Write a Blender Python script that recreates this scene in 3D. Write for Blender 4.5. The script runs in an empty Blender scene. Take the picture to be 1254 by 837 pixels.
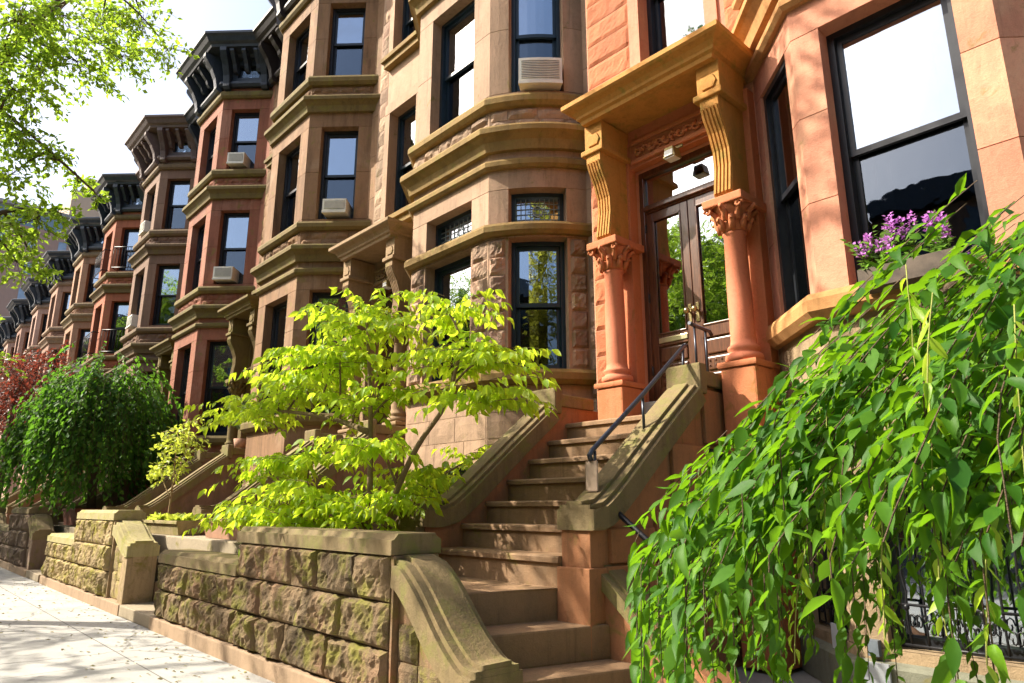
import bpy, bmesh, math, random
import numpy as np
from mathutils import Vector, Matrix, noise
R = math.radians
scene = bpy.context.scene
COL = scene.collection
random.seed(7)

# ------------------------------------------------------------------ materials
def new_mat(name):
    m = bpy.data.materials.new(name); m.use_nodes = True
    nt = m.node_tree; nt.nodes.clear()
    out = nt.nodes.new('ShaderNodeOutputMaterial')
    return m, nt, out
def nd(nt, t, **kw):
    n = nt.nodes.new(t)
    for k, v in kw.items():
        if k in n.inputs: n.inputs[k].default_value = v
        else: setattr(n, k, v)
    return n
def coords(nt, scale=(1, 1, 1)):
    g = nt.nodes.new('ShaderNodeNewGeometry')
    mp = nt.nodes.new('ShaderNodeMapping'); mp.inputs['Scale'].default_value = scale
    nt.links.new(g.outputs['Position'], mp.inputs['Vector'])
    return mp.outputs['Vector']
def noise_n(nt, vec, scale, detail=6, rough=.6, dist=0):
    n = nt.nodes.new('ShaderNodeTexNoise')
    n.inputs['Scale'].default_value = scale; n.inputs['Detail'].default_value = detail
    n.inputs['Roughness'].default_value = rough; n.inputs['Distortion'].default_value = dist
    nt.links.new(vec, n.inputs['Vector']); return n.outputs['Fac']
def ramp(nt, fac, a, b, lo=0., hi=1.):
    r = nt.nodes.new('ShaderNodeMapRange')
    r.inputs['From Min'].default_value = a; r.inputs['From Max'].default_value = b
    r.inputs['To Min'].default_value = lo; r.inputs['To Max'].default_value = hi
    nt.links.new(fac, r.inputs['Value']); return r.outputs['Result']
def mix(nt, fac, a, b, mode='MIX'):
    m = nt.nodes.new('ShaderNodeMix'); m.data_type = 'RGBA'; m.blend_type = mode
    for sock, v in ((m.inputs['Factor'], fac), (m.inputs['A'], a), (m.inputs['B'], b)):
        if hasattr(v, 'node'): nt.links.new(v, sock)
        elif isinstance(v, (int, float)): sock.default_value = v
        else: sock.default_value = (*v, 1) if len(v) == 3 else v
    return m.outputs['Result']
def mathn(nt, op, a, b):
    m = nt.nodes.new('ShaderNodeMath'); m.operation = op
    for s, v in ((m.inputs[0], a), (m.inputs[1], b)):
        if hasattr(v, 'node'): nt.links.new(v, s)
        else: s.default_value = v
    return m.outputs[0]

MATS = {}
def stone(name, base, dark=None, moss=None, moss_amt=.0, stain=.5, rough=.85, bump=.35, blockvar=.5, patch=None, grit=1.):
    """weathered sandstone / painted brownstone"""
    if name in MATS: return MATS[name]
    m, nt, out = new_mat(name)
    base = tuple(base); dark = dark or tuple(c * .55 for c in base)
    v = coords(nt); vs = coords(nt, (1.6, 1.6, .28))
    n1 = noise_n(nt, v, 2.2, 8, .62, .3); n2 = noise_n(nt, v, 21, 6, .7); n3 = noise_n(nt, vs, 3.4, 6, .65, .4)
    n4 = noise_n(nt, v, 120, 3, .6)
    c = mix(nt, ramp(nt, n1, .36, .68), base, tuple(x * .74 + y * .26 for x, y in zip(base, dark)))
    if patch: c = mix(nt, ramp(nt, noise_n(nt, v, 1.1, 5, .6, .6), .5, .62, 0, .8), c, patch)
    c = mix(nt, ramp(nt, n3, .48, .66, 0, stain), c, dark)
    c = mix(nt, ramp(nt, n2, .52, .75, 0, .35), c, tuple(x * .6 for x in dark))
    c = mix(nt, ramp(nt, n4, .35, .65, 0, .22), c, tuple(min(1, x * 1.35 + .02) for x in base))
    soot = noise_n(nt, coords(nt, (7, 7, .5)), 2.2, 7, .7, .2)
    c = mix(nt, ramp(nt, soot, .56, .72, 0, stain * .8), c, tuple(x * .45 for x in dark))
    if moss:
        mm = noise_n(nt, v, 4.5, 8, .7, .5)
        c = mix(nt, ramp(nt, mm, .62 - moss_amt * .35, .74 - moss_amt * .3, 0, .85), c, moss)
    at = nt.nodes.new('ShaderNodeAttribute'); at.attribute_name = 'rnd'
    f = ramp(nt, at.outputs['Fac'], 0, 1, 1 - .32 * blockvar, 1 + .22 * blockvar)
    mul = nt.nodes.new('ShaderNodeVectorMath'); mul.operation = 'SCALE'
    nt.links.new(c, mul.inputs[0]); nt.links.new(f, mul.inputs['Scale'])
    hue = mix(nt, ramp(nt, at.outputs['Fac'], .0, 1., 0, .16 * blockvar), mul.outputs[0], tuple(dark))
    bs = nt.nodes.new('ShaderNodeBsdfPrincipled')
    nt.links.new(hue, bs.inputs['Base Color']); bs.inputs['Roughness'].default_value = rough
    bs.inputs['Specular IOR Level'].default_value = .25
    h = mathn(nt, 'ADD', mathn(nt, 'MULTIPLY', n2, 1.), mathn(nt, 'MULTIPLY', n4, .35 * grit))
    h = mathn(nt, 'ADD', h, mathn(nt, 'MULTIPLY', n1, 1.2))
    b = nt.nodes.new('ShaderNodeBump'); b.inputs['Strength'].default_value = bump; b.inputs['Distance'].default_value = .02
    nt.links.new(h, b.inputs['Height']); nt.links.new(b.outputs[0], bs.inputs['Normal'])
    nt.links.new(bs.outputs[0], out.inputs[0]); MATS[name] = m
    return m
def plain(name, col, rough=.5, metal=0., var=.25, bump=.05, scale=9, emit=None, coat=0.):
    if name in MATS: return MATS[name]
    m, nt, out = new_mat(name)
    v = coords(nt); n1 = noise_n(nt, v, scale, 6, .65)
    c = mix(nt, ramp(nt, n1, .35, .7), tuple(min(1, x * (1 + var * .4)) for x in col), tuple(x * (1 - var) for x in col))
    bs = nt.nodes.new('ShaderNodeBsdfPrincipled'); nt.links.new(c, bs.inputs['Base Color'])
    bs.inputs['Roughness'].default_value = rough; bs.inputs['Metallic'].default_value = metal
    bs.inputs['Coat Weight'].default_value = coat
    b = nt.nodes.new('ShaderNodeBump'); b.inputs['Strength'].default_value = bump; b.inputs['Distance'].default_value = .01
    nt.links.new(noise_n(nt, v, scale * 6, 4, .6), b.inputs['Height']); nt.links.new(b.outputs[0], bs.inputs['Normal'])
    nt.links.new(bs.outputs[0], out.inputs[0]); MATS[name] = m
    return m
def wood(name, col, col2):
    m, nt, out = new_mat(name)
    v = coords(nt, (14, 14, 1.2)); n1 = noise_n(nt, v, 3, 8, .6, 1.2)
    c = mix(nt, ramp(nt, n1, .35, .65), col, col2)
    bs = nt.nodes.new('ShaderNodeBsdfPrincipled'); nt.links.new(c, bs.inputs['Base Color'])
    bs.inputs['Roughness'].default_value = .32; bs.inputs['Coat Weight'].default_value = .3
    b = nt.nodes.new('ShaderNodeBump'); b.inputs['Strength'].default_value = .12; b.inputs['Distance'].default_value = .005
    nt.links.new(n1, b.inputs['Height']); nt.links.new(b.outputs[0], bs.inputs['Normal'])
    nt.links.new(bs.outputs[0], out.inputs[0]); MATS[name] = m; return m
def glass_mat(name, refl=.45, tint=(.55, .6, .62)):
    m, nt, out = new_mat(name)
    tr = nt.nodes.new('ShaderNodeBsdfTransparent'); tr.inputs[0].default_value = (*tint, 1)
    gl = nt.nodes.new('ShaderNodeBsdfGlossy'); gl.inputs['Roughness'].default_value = .015; gl.inputs[0].default_value = (.80, .88, .98, 1)
    v = coords(nt); b = nt.nodes.new('ShaderNodeBump'); b.inputs['Strength'].default_value = .12; b.inputs['Distance'].default_value = .02
    nt.links.new(noise_n(nt, v, 2.2, 3, .5), b.inputs['Height']); nt.links.new(b.outputs[0], gl.inputs['Normal'])
    fr = nt.nodes.new('ShaderNodeFresnel'); fr.inputs[0].default_value = 1.5
    f = ramp(nt, fr.outputs[0], .04, .6, refl, .95)
    mx = nt.nodes.new('ShaderNodeMixShader'); nt.links.new(f, mx.inputs[0])
    nt.links.new(tr.outputs[0], mx.inputs[1]); nt.links.new(gl.outputs[0], mx.inputs[2])
    nt.links.new(mx.outputs[0], out.inputs[0]); MATS[name] = m; return m
def leaf_mat(name, c1, c2, trans, tw=.5, rough=.45, spec=.4):
    m, nt, out = new_mat(name)
    at = nt.nodes.new('ShaderNodeAttribute'); at.attribute_name = 'rnd'
    c = mix(nt, at.outputs['Fac'], c1, c2)
    c = mix(nt, ramp(nt, at.outputs['Fac'], .9, .97, 0, .6), c, tuple(min(1, x * 1.5 + .05) if q < 2 else x for q, x in enumerate(c2)))
    t = mix(nt, at.outputs['Fac'], tuple(x * .8 for x in trans), trans)
    v = coords(nt); c = mix(nt, ramp(nt, noise_n(nt, v, 40, 4, .6), .4, .7, 0, .35), c, tuple(x * .6 for x in c1))
    bs = nt.nodes.new('ShaderNodeBsdfPrincipled'); nt.links.new(c, bs.inputs['Base Color'])
    bs.inputs['Roughness'].default_value = rough; bs.inputs['Specular IOR Level'].default_value = spec
    tl = nt.nodes.new('ShaderNodeBsdfTranslucent'); nt.links.new(t, tl.inputs[0])
    mx = nt.nodes.new('ShaderNodeMixShader'); mx.inputs[0].default_value = tw
    nt.links.new(bs.outputs[0], mx.inputs[1]); nt.links.new(tl.outputs[0], mx.inputs[2])
    nt.links.new(mx.outputs[0], out.inputs[0]); MATS[name] = m; return m

# ------------------------------------------------------------------ mesh builder and scene helpers
WORLD = {}
class MB:
    def __init__(s):
        s.bm = bmesh.new(); s.l = s.bm.faces.layers.float.new('rnd'); s.r = .5
    def face(s, pts, r=None):
        try: f = s.bm.faces.new([s.bm.verts.new(p) for p in pts])
        except ValueError: return None
        f[s.l] = s.r if r is None else r
        return f
    def grid(s, P, r=None, smooth=False):          # P[i][j] points
        V = [[s.bm.verts.new(p) for p in row] for row in P]
        for i in range(len(V) - 1):
            for j in range(len(V[0]) - 1):
                f = s.bm.faces.new((V[i][j], V[i][j + 1], V[i + 1][j + 1], V[i + 1][j]))
                f[s.l] = s.r if r is None else r; f.smooth = smooth
        return V
    def box(s, a, b, r=None, bev=0):
        x0, y0, z0 = a; x1, y1, z1 = b
        v = [s.bm.verts.new(p) for p in ((x0, y0, z0), (x1, y0, z0), (x1, y1, z0), (x0, y1, z0), (x0, y0, z1), (x1, y0, z1), (x1, y1, z1), (x0, y1, z1))]
        fs = []
        for q in ((0, 3, 2, 1), (4, 5, 6, 7), (0, 1, 5, 4), (1, 2, 6, 5), (2, 3, 7, 6), (3, 0, 4, 7)):
            f = s.bm.faces.new([v[i] for i in q]); f[s.l] = s.r if r is None else r; fs.append(f)
        if bev:
            es = list({e for f in fs for e in f.edges})
            bmesh.ops.bevel(s.bm, geom=es, offset=bev, segments=2, affect='EDGES', profile=.6)
    def prism(s, poly, axis, a, b, r=None, bev=0):  # poly of 2D points, extruded along axis 'x','y' or 'z'
        def P(p, t):
            return {'x': (t, p[0], p[1]), 'y': (p[0], t, p[1]), 'z': (p[0], p[1], t)}[axis]
        A = [s.bm.verts.new(P(p, a)) for p in poly]; B = [s.bm.verts.new(P(p, b)) for p in poly]
        n = len(poly); fs = [s.bm.faces.new(A[::-1]), s.bm.faces.new(B)]
        for i in range(n): fs.append(s.bm.faces.new((A[i], A[(i + 1) % n], B[(i + 1) % n], B[i])))
        for f in fs: f[s.l] = s.r if r is None else r
        if bev:
            es = list({e for f in fs[:2] for e in f.edges})
            bmesh.ops.bevel(s.bm, geom=es, offset=bev, segments=2, affect='EDGES', profile=.6)
    def tube(s, pts, rad, n=8, r=None, cap=True):
        pts = [Vector(p) for p in pts]; rings = []
        if not hasattr(rad, '__len__'): rad = [rad] * len(pts)
        for i, p in enumerate(pts):
            t = (pts[min(i + 1, len(pts) - 1)] - pts[max(i - 1, 0)])
            if t.length < 1e-9: t = Vector((0, 0, 1))
            t.normalize(); u = t.orthogonal() if i == 0 else (u - t * u.dot(t))
            if u.length < 1e-6: u = t.orthogonal()
            u.normalize(); w = t.cross(u)
            rings.append([s.bm.verts.new(p + (u * math.cos(2 * math.pi * k / n) + w * math.sin(2 * math.pi * k / n)) * rad[i]) for k in range(n)])
        for i in range(len(rings) - 1):
            for k in range(n):
                f = s.bm.faces.new((rings[i][k], rings[i][(k + 1) % n], rings[i + 1][(k + 1) % n], rings[i + 1][k])); f.smooth = True
                f[s.l] = s.r if r is None else r
        if cap and n > 2:
            s.bm.faces.new(rings[0][::-1]); s.bm.faces.new(rings[-1])
    def lathe(s, c, prof, n=20, r=None):            # prof [(radius, z)]
        rows = [[(c[0] + q * math.cos(2 * math.pi * k / n), c[1] + q * math.sin(2 * math.pi * k / n), z) for k in range(n + 1)] for q, z in prof]
        s.grid(rows, r, True)
    def build(s, name, mat, parent=None, weld=True, fix=True):
        if weld: bmesh.ops.remove_doubles(s.bm, verts=s.bm.verts, dist=.0004)
        if fix: bmesh.ops.recalc_face_normals(s.bm, faces=s.bm.faces)
        me = bpy.data.meshes.new(name); 
        o = bpy.data.objects.new(name, me); COL.objects.link(o)
        w = Vector((0, 0, 0))
        if parent is not None:
            o.parent = parent; w = WORLD[parent]
        if w.length: bmesh.ops.translate(s.bm, verts=s.bm.verts, vec=-w)
        s.bm.to_mesh(me); s.bm.free(); me.materials.append(mat)
        WORLD[o] = w
        return o
def thing(name, label, cat, loc=(0, 0, 0), group=None):
    o = bpy.data.objects.new(name, None); COL.objects.link(o); o.location = loc; o.empty_display_size = .1
    o['label'] = label; o['category'] = cat
    if group: o['group'] = group
    WORLD[o] = Vector(loc); return o
def tag(o, label, cat, group=None):
    o['label'] = label; o['category'] = cat
    if group: o['group'] = group
    return o
def struct(o, kind='structure'):
    o['kind'] = kind; return o

class Seg:
    """a wall face in plan, left to right as seen from the street; sag bows it outwards"""
    def __init__(s, p0, p1, sag=0.):
        s.p0 = Vector(p0); s.d = Vector(p1) - s.p0; s.L = s.d.length; s.d.normalize()
        s.n = Vector((s.d.y, -s.d.x)); s.sag = sag
    def P(s, u, off, z):
        t = u / s.L; b = s.sag * 4 * t * (1 - t)
        p = s.p0 + s.d * u + s.n * (b + off)
        if s.sag:
            k = s.sag * 4 * (1 - 2 * t) / s.L * off
            p -= s.d * k
        return (p.x, p.y, z)
    def us(s, a, b, step=None):
        if s.sag: n = max(1, int(abs(b - a) / .11))
        elif step: n = max(1, int(abs(b - a) / step))
        else: n = 1
        return [a + (b - a) * i / n for i in range(n + 1)]
def pbox(mb, sg, u0, u1, z0, z1, o0, o1, r=None):
    U = sg.us(u0, u1)
    for A, B in zip(U[:-1], U[1:]):
        mb.face([sg.P(A, o1, z0), sg.P(B, o1, z0), sg.P(B, o1, z1), sg.P(A, o1, z1)], r)
        mb.face([sg.P(A, o0, z0), sg.P(A, o0, z1), sg.P(B, o0, z1), sg.P(B, o0, z0)], r)
        mb.face([sg.P(A, o0, z1), sg.P(A, o1, z1), sg.P(B, o1, z1), sg.P(B, o0, z1)], r)
        mb.face([sg.P(A, o0, z0), sg.P(B, o0, z0), sg.P(B, o1, z0), sg.P(A, o1, z0)], r)
    for u in (u0, u1):
        mb.face([sg.P(u, o0, z0), sg.P(u, o1, z0), sg.P(u, o1, z1), sg.P(u, o0, z1)], r)
def wall(mb, sg, z0, z1, holes=(), D=.2, course=.88, rng=None):
    rng = rng or random
    us = {0., sg.L}; zs = {z0, z1}
    for h in holes: us |= {h[0], h[1]}; zs |= {max(z0, h[2]), min(z1, h[3])}
    us = sorted(us); zs = sorted(zs)
    zz = []
    for a, b in zip(zs[:-1], zs[1:]):
        n = max(1, round((b - a) / course)); zz += [a + (b - a) * i / n for i in range(n)]
    zz.append(zs[-1])
    for za, zb in zip(zz[:-1], zz[1:]):
        for ua, ub in zip(us[:-1], us[1:]):
            cu, cz = (ua + ub) / 2, (za + zb) / 2
            if any(h[0] < cu < h[1] and h[2] < cz < h[3] for h in holes): continue
            rr = rng.random()
            U = sg.us(ua, ub)
            g = .004 if zb - za > .2 else 0
            for A, B in zip(U[:-1], U[1:]):
                if g:
                    mb.face([sg.P(A, 0, za + g), sg.P(B, 0, za + g), sg.P(B, 0, zb - g), sg.P(A, 0, zb - g)], rr)
                    mb.face([sg.P(A, -.008, za), sg.P(B, -.008, za), sg.P(B, 0, za + g), sg.P(A, 0, za + g)], 0)
                    mb.face([sg.P(A, 0, zb - g), sg.P(B, 0, zb - g), sg.P(B, -.008, zb), sg.P(A, -.008, zb)], 0)
                else: mb.face([sg.P(A, 0, za), sg.P(B, 0, za), sg.P(B, 0, zb), sg.P(A, 0, zb)], rr)
    for (a, b, c, d) in holes:
        for u in (a, b): mb.face([sg.P(u, 0, c), sg.P(u, -D, c), sg.P(u, -D, d), sg.P(u, 0, d)])
        U = sg.us(a, b)
        for A, B in zip(U[:-1], U[1:]):
            for z in (c, d): mb.face([sg.P(A, 0, z), sg.P(B, 0, z), sg.P(B, -D, z), sg.P(A, -D, z)])
def mitre(pts):
    out = []
    for i, p in enumerate(pts):
        p = Vector(p); ns = []
        if i > 0: d = (p - Vector(pts[i - 1])).normalized(); ns.append(Vector((d.y, -d.x)))
        if i < len(pts) - 1: d = (Vector(pts[i + 1]) - p).normalized(); ns.append(Vector((d.y, -d.x)))
        n = sum(ns, Vector((0, 0))).normalized(); n = n / max(.3, n.dot(ns[0])); out.append((p, n))
    return out
def sweep(mb, pts, prof, r=None):
    """closed profile [(off, z)] swept along plan points"""
    M = mitre(pts); rows = [[(p.x + n.x * o, p.y + n.y * o, z) for o, z in prof] for p, n in M]
    V = [[mb.bm.verts.new(q) for q in row] for row in rows]; k = len(prof)
    for i in range(len(V) - 1):
        for j in range(k):
            f = mb.bm.faces.new((V[i][j], V[i + 1][j], V[i + 1][(j + 1) % k], V[i][(j + 1) % k])); f[mb.l] = mb.r if r is None else r
    mb.bm.faces.new(V[0]); mb.bm.faces.new(V[-1][::-1])
def segpts(segs):
    pts = []
    for s in segs:
        for u in s.us(0, s.L):
            q = s.P(u, 0, 0); q = (q[0], q[1])
            if not pts or (Vector(q) - Vector(pts[-1])).length > 1e-4: pts.append(q)
    return pts
def rough_block(mb, sg, u0, u1, z0, z1, depth=.05, res=.035, base=0., rng=random, g=.006):
    rr = rng.random(); sd = rng.uniform(0, 100)
    u0 += g; u1 -= g; z0 += g; z1 -= g
    nu = max(3, int((u1 - u0) / res)); nz = max(3, int((z1 - z0) / res)); P = []
    tilt = rng.uniform(-.4, .4); tz = rng.uniform(-.4, .4); amp = rng.uniform(.7, 1.2)
    for j in range(nz + 1):
        row = []
        for i in range(nu + 1):
            u = u0 + (u1 - u0) * i / nu; z = z0 + (z1 - z0) * j / nz
            e = min(u - u0, u1 - u, z - z0, z1 - z)
            f = min(1., max(0., e) / max(.018, depth * .45)) ** .5
            nn = noise.fractal(Vector((u * 6 + sd, z * 3.6, sd)), .55, 2.1, 6)
            rg = noise.ridged_multi_fractal(Vector((u * 3.5, z * 3.5 + sd, sd)), 1.0, 2.1, 4, 1.0, 2.0)
            h = depth * amp * f * (.62 + .62 * nn + .22 * (rg - 1) + tilt * (i / nu - .5) + tz * (j / nz - .5))
            row.append(sg.P(u, base + .004 + max(-.004, h), z))
        P.append(row)
    V = mb.grid(P, rr, False)
    # sides back to the wall
    ring = [(0, i) for i in range(nu + 1)] + [(j, nu) for j in range(1, nz + 1)] + [(nz, i) for i in range(nu - 1, -1, -1)] + [(j, 0) for j in range(nz - 1, 0, -1)]
    def back(j, i): return sg.P(u0 + (u1 - u0) * i / nu, base - .02, z0 + (z1 - z0) * j / nz)
    B = [mb.bm.verts.new(back(j, i)) for j, i in ring]
    for k in range(len(ring)):
        a, b = ring[k], ring[(k + 1) % len(ring)]
        f = mb.bm.faces.new((V[a[0]][a[1]], B[k], B[(k + 1) % len(ring)], V[b[0]][b[1]])); f[mb.l] = rr
def rough_rows(mb, sg, u0, u1, z0, z1, h, L, depth, rng, res=.035, base=0.):
    n = max(1, round((z1 - z0) / h))
    for j in range(n):
        a = z0 + (z1 - z0) * j / n; b = z0 + (z1 - z0) * (j + 1) / n
        cuts = [u0]; u = u0 + (L * rng.uniform(.35, .7) if j % 2 else L * rng.uniform(.8, 1.1))
        while u < u1 - L * .4: cuts.append(u); u += L * rng.uniform(.75, 1.3)
        cuts.append(u1)
        for p, q in zip(cuts[:-1], cuts[1:]): rough_block(mb, sg, p, q, a, b, depth, res, base, rng)

# ------------------------------------------------------------------ foliage
def leaves_mesh(name, P, D, S, mat, parent, shape='full', width=.5, up=(0, 0, 1), rs=1, flat=.35, origin=None):
    """P positions, D directions of the midrib, S lengths (numpy)"""
    rng = np.random.default_rng(rs); n = len(P)
    D = D / np.linalg.norm(D, axis=1, keepdims=True)
    U = np.tile(np.array(up, float), (n, 1)) + rng.normal(0, flat, (n, 3))
    side = np.cross(D, U); side /= np.linalg.norm(side, axis=1, keepdims=True) + 1e-9
    N = np.cross(side, D)
    if shape == 'full':
        T = np.array([(0, 0, 0), (.16, 0, .01), (.42, 0, .0), (.72, 0, -.05), (1.02, 0, -.17), (.14, .27, .06), (.38, .43, .075), (.68, .30, .0), (.14, -.27, .06), (.38, -.43, .075), (.68, -.30, .0), (.88, .10, -.09), (.88, -.10, -.09)])
        F = [(0, 1, 5), (1, 2, 6, 5), (2, 3, 7, 6), (3, 4, 11, 7), (0, 8, 1), (8, 9, 2, 1), (9, 10, 3, 2), (10, 12, 4, 3)]
    else:
        T = np.array([(0, 0, 0), (.45, .42, .06), (1, 0, -.1), (.45, -.42, .06)]); F = [(0, 2, 1), (0, 3, 2)]
    k = len(T); w = width * (.8 + .4 * rng.random(n)); curl = rng.normal(1, .8, n)
    V = (P[:, None, :] + D[:, None, :] * (T[:, 0] * 1.)[None, :, None] * S[:, None, None]
         + side[:, None, :] * T[None, :, 1, None] * (S * w)[:, None, None]
         + N[:, None, :] * T[None, :, 2, None] * (S * curl)[:, None, None])
    o = WORLD[parent]; V = V.reshape(-1, 3) - np.array(o)
    loops = []; starts = []; tot = []; c = 0
    Fl = np.concatenate([np.array(f) for f in F]); sz = np.array([len(f) for f in F])
    L = (Fl[None, :] + (np.arange(n) * k)[:, None]).ravel()
    sizes = np.tile(sz, n); st = np.concatenate([[0], np.cumsum(sizes)[:-1]])
    me = bpy.data.meshes.new(name); me.vertices.add(len(V)); me.vertices.foreach_set('co', V.astype(np.float32).ravel())
    me.loops.add(len(L)); me.loops.foreach_set('vertex_index', L.astype(np.int32))
    me.polygons.add(len(sizes)); me.polygons.foreach_set('loop_start', st.astype(np.int32))
    try: me.polygons.foreach_set('loop_total', sizes.astype(np.int32))
    except Exception: pass
    a = me.attributes.new('rnd', 'FLOAT', 'FACE'); a.data.foreach_set('value', np.repeat(rng.random(n), len(F)).astype(np.float32))
    me.polygons.foreach_set('use_smooth', np.full(len(sizes), shape == 'full'))
    me.update(calc_edges=True); me.validate(); me.materials.append(mat)
    ob = bpy.data.objects.new(name, me); COL.objects.link(ob); ob.parent = parent; WORLD[ob] = o
    return ob

# ================================================================== palette
moss = (.17, .145, .03)
M_front = {}
GLASS = glass_mat('window_glass', .42)
GLASS_LOW = glass_mat('lower_window_glass', .13, (.4, .44, .46))
GLASS_D = glass_mat('door_glass', .5, (.35, .36, .34))
DARK = plain('unlit_room_black', (.012, .012, .014), .9, var=.1)  # near-black colour paints the shade inside rooms, hall and cellar opening
BLIND = plain('cream_blind', (.62, .60, .54), .9, var=.1)
BLACKF = plain('black_painted_frame', (.012, .014, .018), .35, var=.3)
TEALF = plain('dark_teal_frame', (.008, .022, .035), .35, var=.3)
BROWNF = plain('brown_frame', (.035, .018, .012), .4)
IRON = plain('black_iron', (.012, .012, .014), .42, .3, bump=.1)
ACW = plain('ac_plastic', (.62, .60, .52), .5, var=.12)
ACG = plain('ac_grille', (.20, .22, .23), .6, var=.2)
SLATE = plain('slate_paint', (.028, .036, .048), .45, var=.35, bump=.1)
STEP = stone('step_stone', (.26, .155, .082), (.15, .10, .06), moss, .05, .6, .8, .35)
STEPSIDE = stone('stoop_side_stone', (.34, .145, .065), (.17, .10, .05), moss, .12, .7, .85, .3)
COPE = stone('mossy_coping', (.20, .145, .07), (.08, .065, .03), (.17, .16, .045), .35, .6, .85, .4, .2)
ROCKW = stone('rough_wall_stone', (.225, .155, .085), (.06, .045, .025), (.20, .19, .03), .42, .9, .95, .8, 1.1, patch=(.30, .17, .10), grit=2)
PLINTH = stone('plinth_stone', (.34, .235, .15), (.18, .13, .08), None, 0, .5, .85, .3)
MORTAR = stone('mortar', (.16, .10, .06), (.08, .05, .03), moss, .2, .5, .95, .4)
TERRA = stone('terracotta', (.42, .24, .16), (.25, .14, .09), moss, .1, .4, .9, .25)
SOIL = plain('soil', (.045, .03, .02), .95, var=.5, bump=.6)
BARK = stone('bark', (.11, .075, .045), (.045, .03, .02), (.10, .11, .05), .15, .6, .95, .9)
DOORW = wood('door_mahogany', (.14, .055, .025), (.055, .02, .010))
WHITE = plain('white_plastic', (.42, .44, .47), .45, var=.08)
TERRACE = stone('terrace_stone', (.31, .25, .17), (.2, .17, .12), moss, .05, .4)

def house_mats(i, body, trim, cornice, frame, mossamt=.1, patch=None, bump=.3, stain=.5):
    return dict(body=stone('house_body_%d' % i, body, tuple(c * .5 for c in body), moss, mossamt * .4, stain, .85, bump, .55, patch),
                rock=stone('house_rock_%d' % i, tuple(c * .95 for c in body), tuple(c * .42 for c in body), moss, mossamt * .6, .6, .9, .6, 1.1, patch),
                trim=stone('house_trim_%d' % i, trim, tuple(c * .5 for c in trim), moss, mossamt, .65, .85, .3, .25),
                cornice=cornice, frame=frame)

# ================================================================== row houses
YA, YB = 5.12, 5.98
FLOORS = [(2.85, 5.08), (6.45, 8.35), (9.47, 11.13)]
def window(house, sg, u0, u1, z0, z1, mats, kind='sash', blind=0., D=.2, label=None, fw=.055, refl=None):
    mb = MB(); o0, o1 = -D - .06, -D + .04
    for a, b, c, d in ((u0, u0 + fw, z0, z1), (u1 - fw, u1, z0, z1), (u0 + fw, u1 - fw, z1 - fw, z1), (u0 + fw, u1 - fw, z0, z0 + fw * 1.2)):
        pbox(mb, sg, a, b, c, d, o0, o1)
    w = mb.build('window', mats['frame'], house)
    if label: w['label'] = label
    a, b = u0 + fw, u1 - fw; c, d = z0 + fw * 1.2, z1 - fw; r = .045
    if kind == 'sash':
        m = (c + d) / 2 + .02
        for (zz0, zz1, oo) in ((m - .03, d, -D), (c, m + .03, -D - .045)):
            s = MB()
            for q in ((a, a + r, zz0, zz1), (b - r, b, zz0, zz1), (a + r, b - r, zz1 - r, zz1), (a + r, b - r, zz0, zz0 + r * 1.1)):
                pbox(s, sg, q[0], q[1], q[2], q[3], oo - .035, oo)
            s.build('sash', mats['frame'], w)
            p = MB(); pbox(p, sg, a + r, b - r, zz0 + r, zz1 - r, oo - .022, oo - .016); p.build('pane', mats.get('glass', GLASS) if oo == -D else GLASS_LOW, w)
    elif kind == 'leaded':
        p = MB(); pbox(p, sg, a, b, c, d, -D - .03, -D - .022); p.build('pane', mats.get('glass', GLASS), w)
        s = MB(); n = 9; h = (d - c)
        for i in range(1, n):
            u = a + (b - a) * i / n; pbox(s, sg, u - .005, u + .005, c, d, -D - .022, -D - .012)
        for i in range(1, 5):
            z = c + h * i / 5; pbox(s, sg, a, b, z - .005, z + .005, -D - .022, -D - .012)
        s.build('lead_bars', plain('lead', (.20, .24, .26), .5, .4), w)
        s = MB(); uc = (a + b) / 2; zc = (c + d) / 2
        s.tube([sg.P(uc + .07 * math.cos(t * .5236), -D - .01, zc + .07 * math.sin(t * .5236)) for t in range(13)], .007, 5)
        for t in range(8):
            ang = t * .785; s.tube([sg.P(uc + .07 * math.cos(ang), -D - .01, zc + .07 * math.sin(ang)), sg.P(uc + .14 * math.cos(ang), -D - .01, zc + .12 * math.sin(ang))], .004, 4)
        s.build('medallion', plain('pale_lead', (.45, .55, .6), .4), w)
    else:
        p = MB(); pbox(p, sg, a, b, c, d, -D - .03, -D - .022); p.build('pane', mats.get('glass', GLASS), w)
    if blind > 0:
        p = MB(); pbox(p, sg, a - .02, b + .02, d - (d - c) * blind, d + .02, -D - .13, -D - .12); p.build('blind', BLIND, w)
    return w
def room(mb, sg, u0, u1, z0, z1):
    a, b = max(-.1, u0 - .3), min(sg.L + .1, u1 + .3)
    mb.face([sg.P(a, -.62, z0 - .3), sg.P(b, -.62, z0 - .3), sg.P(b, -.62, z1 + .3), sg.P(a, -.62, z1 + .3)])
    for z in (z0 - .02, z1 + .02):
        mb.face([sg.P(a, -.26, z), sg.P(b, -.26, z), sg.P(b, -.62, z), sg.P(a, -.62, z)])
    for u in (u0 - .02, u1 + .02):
        mb.face([sg.P(u, -.26, z0), sg.P(u, -.62, z0), sg.P(u, -.62, z1), sg.P(u, -.26, z1)])

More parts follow.
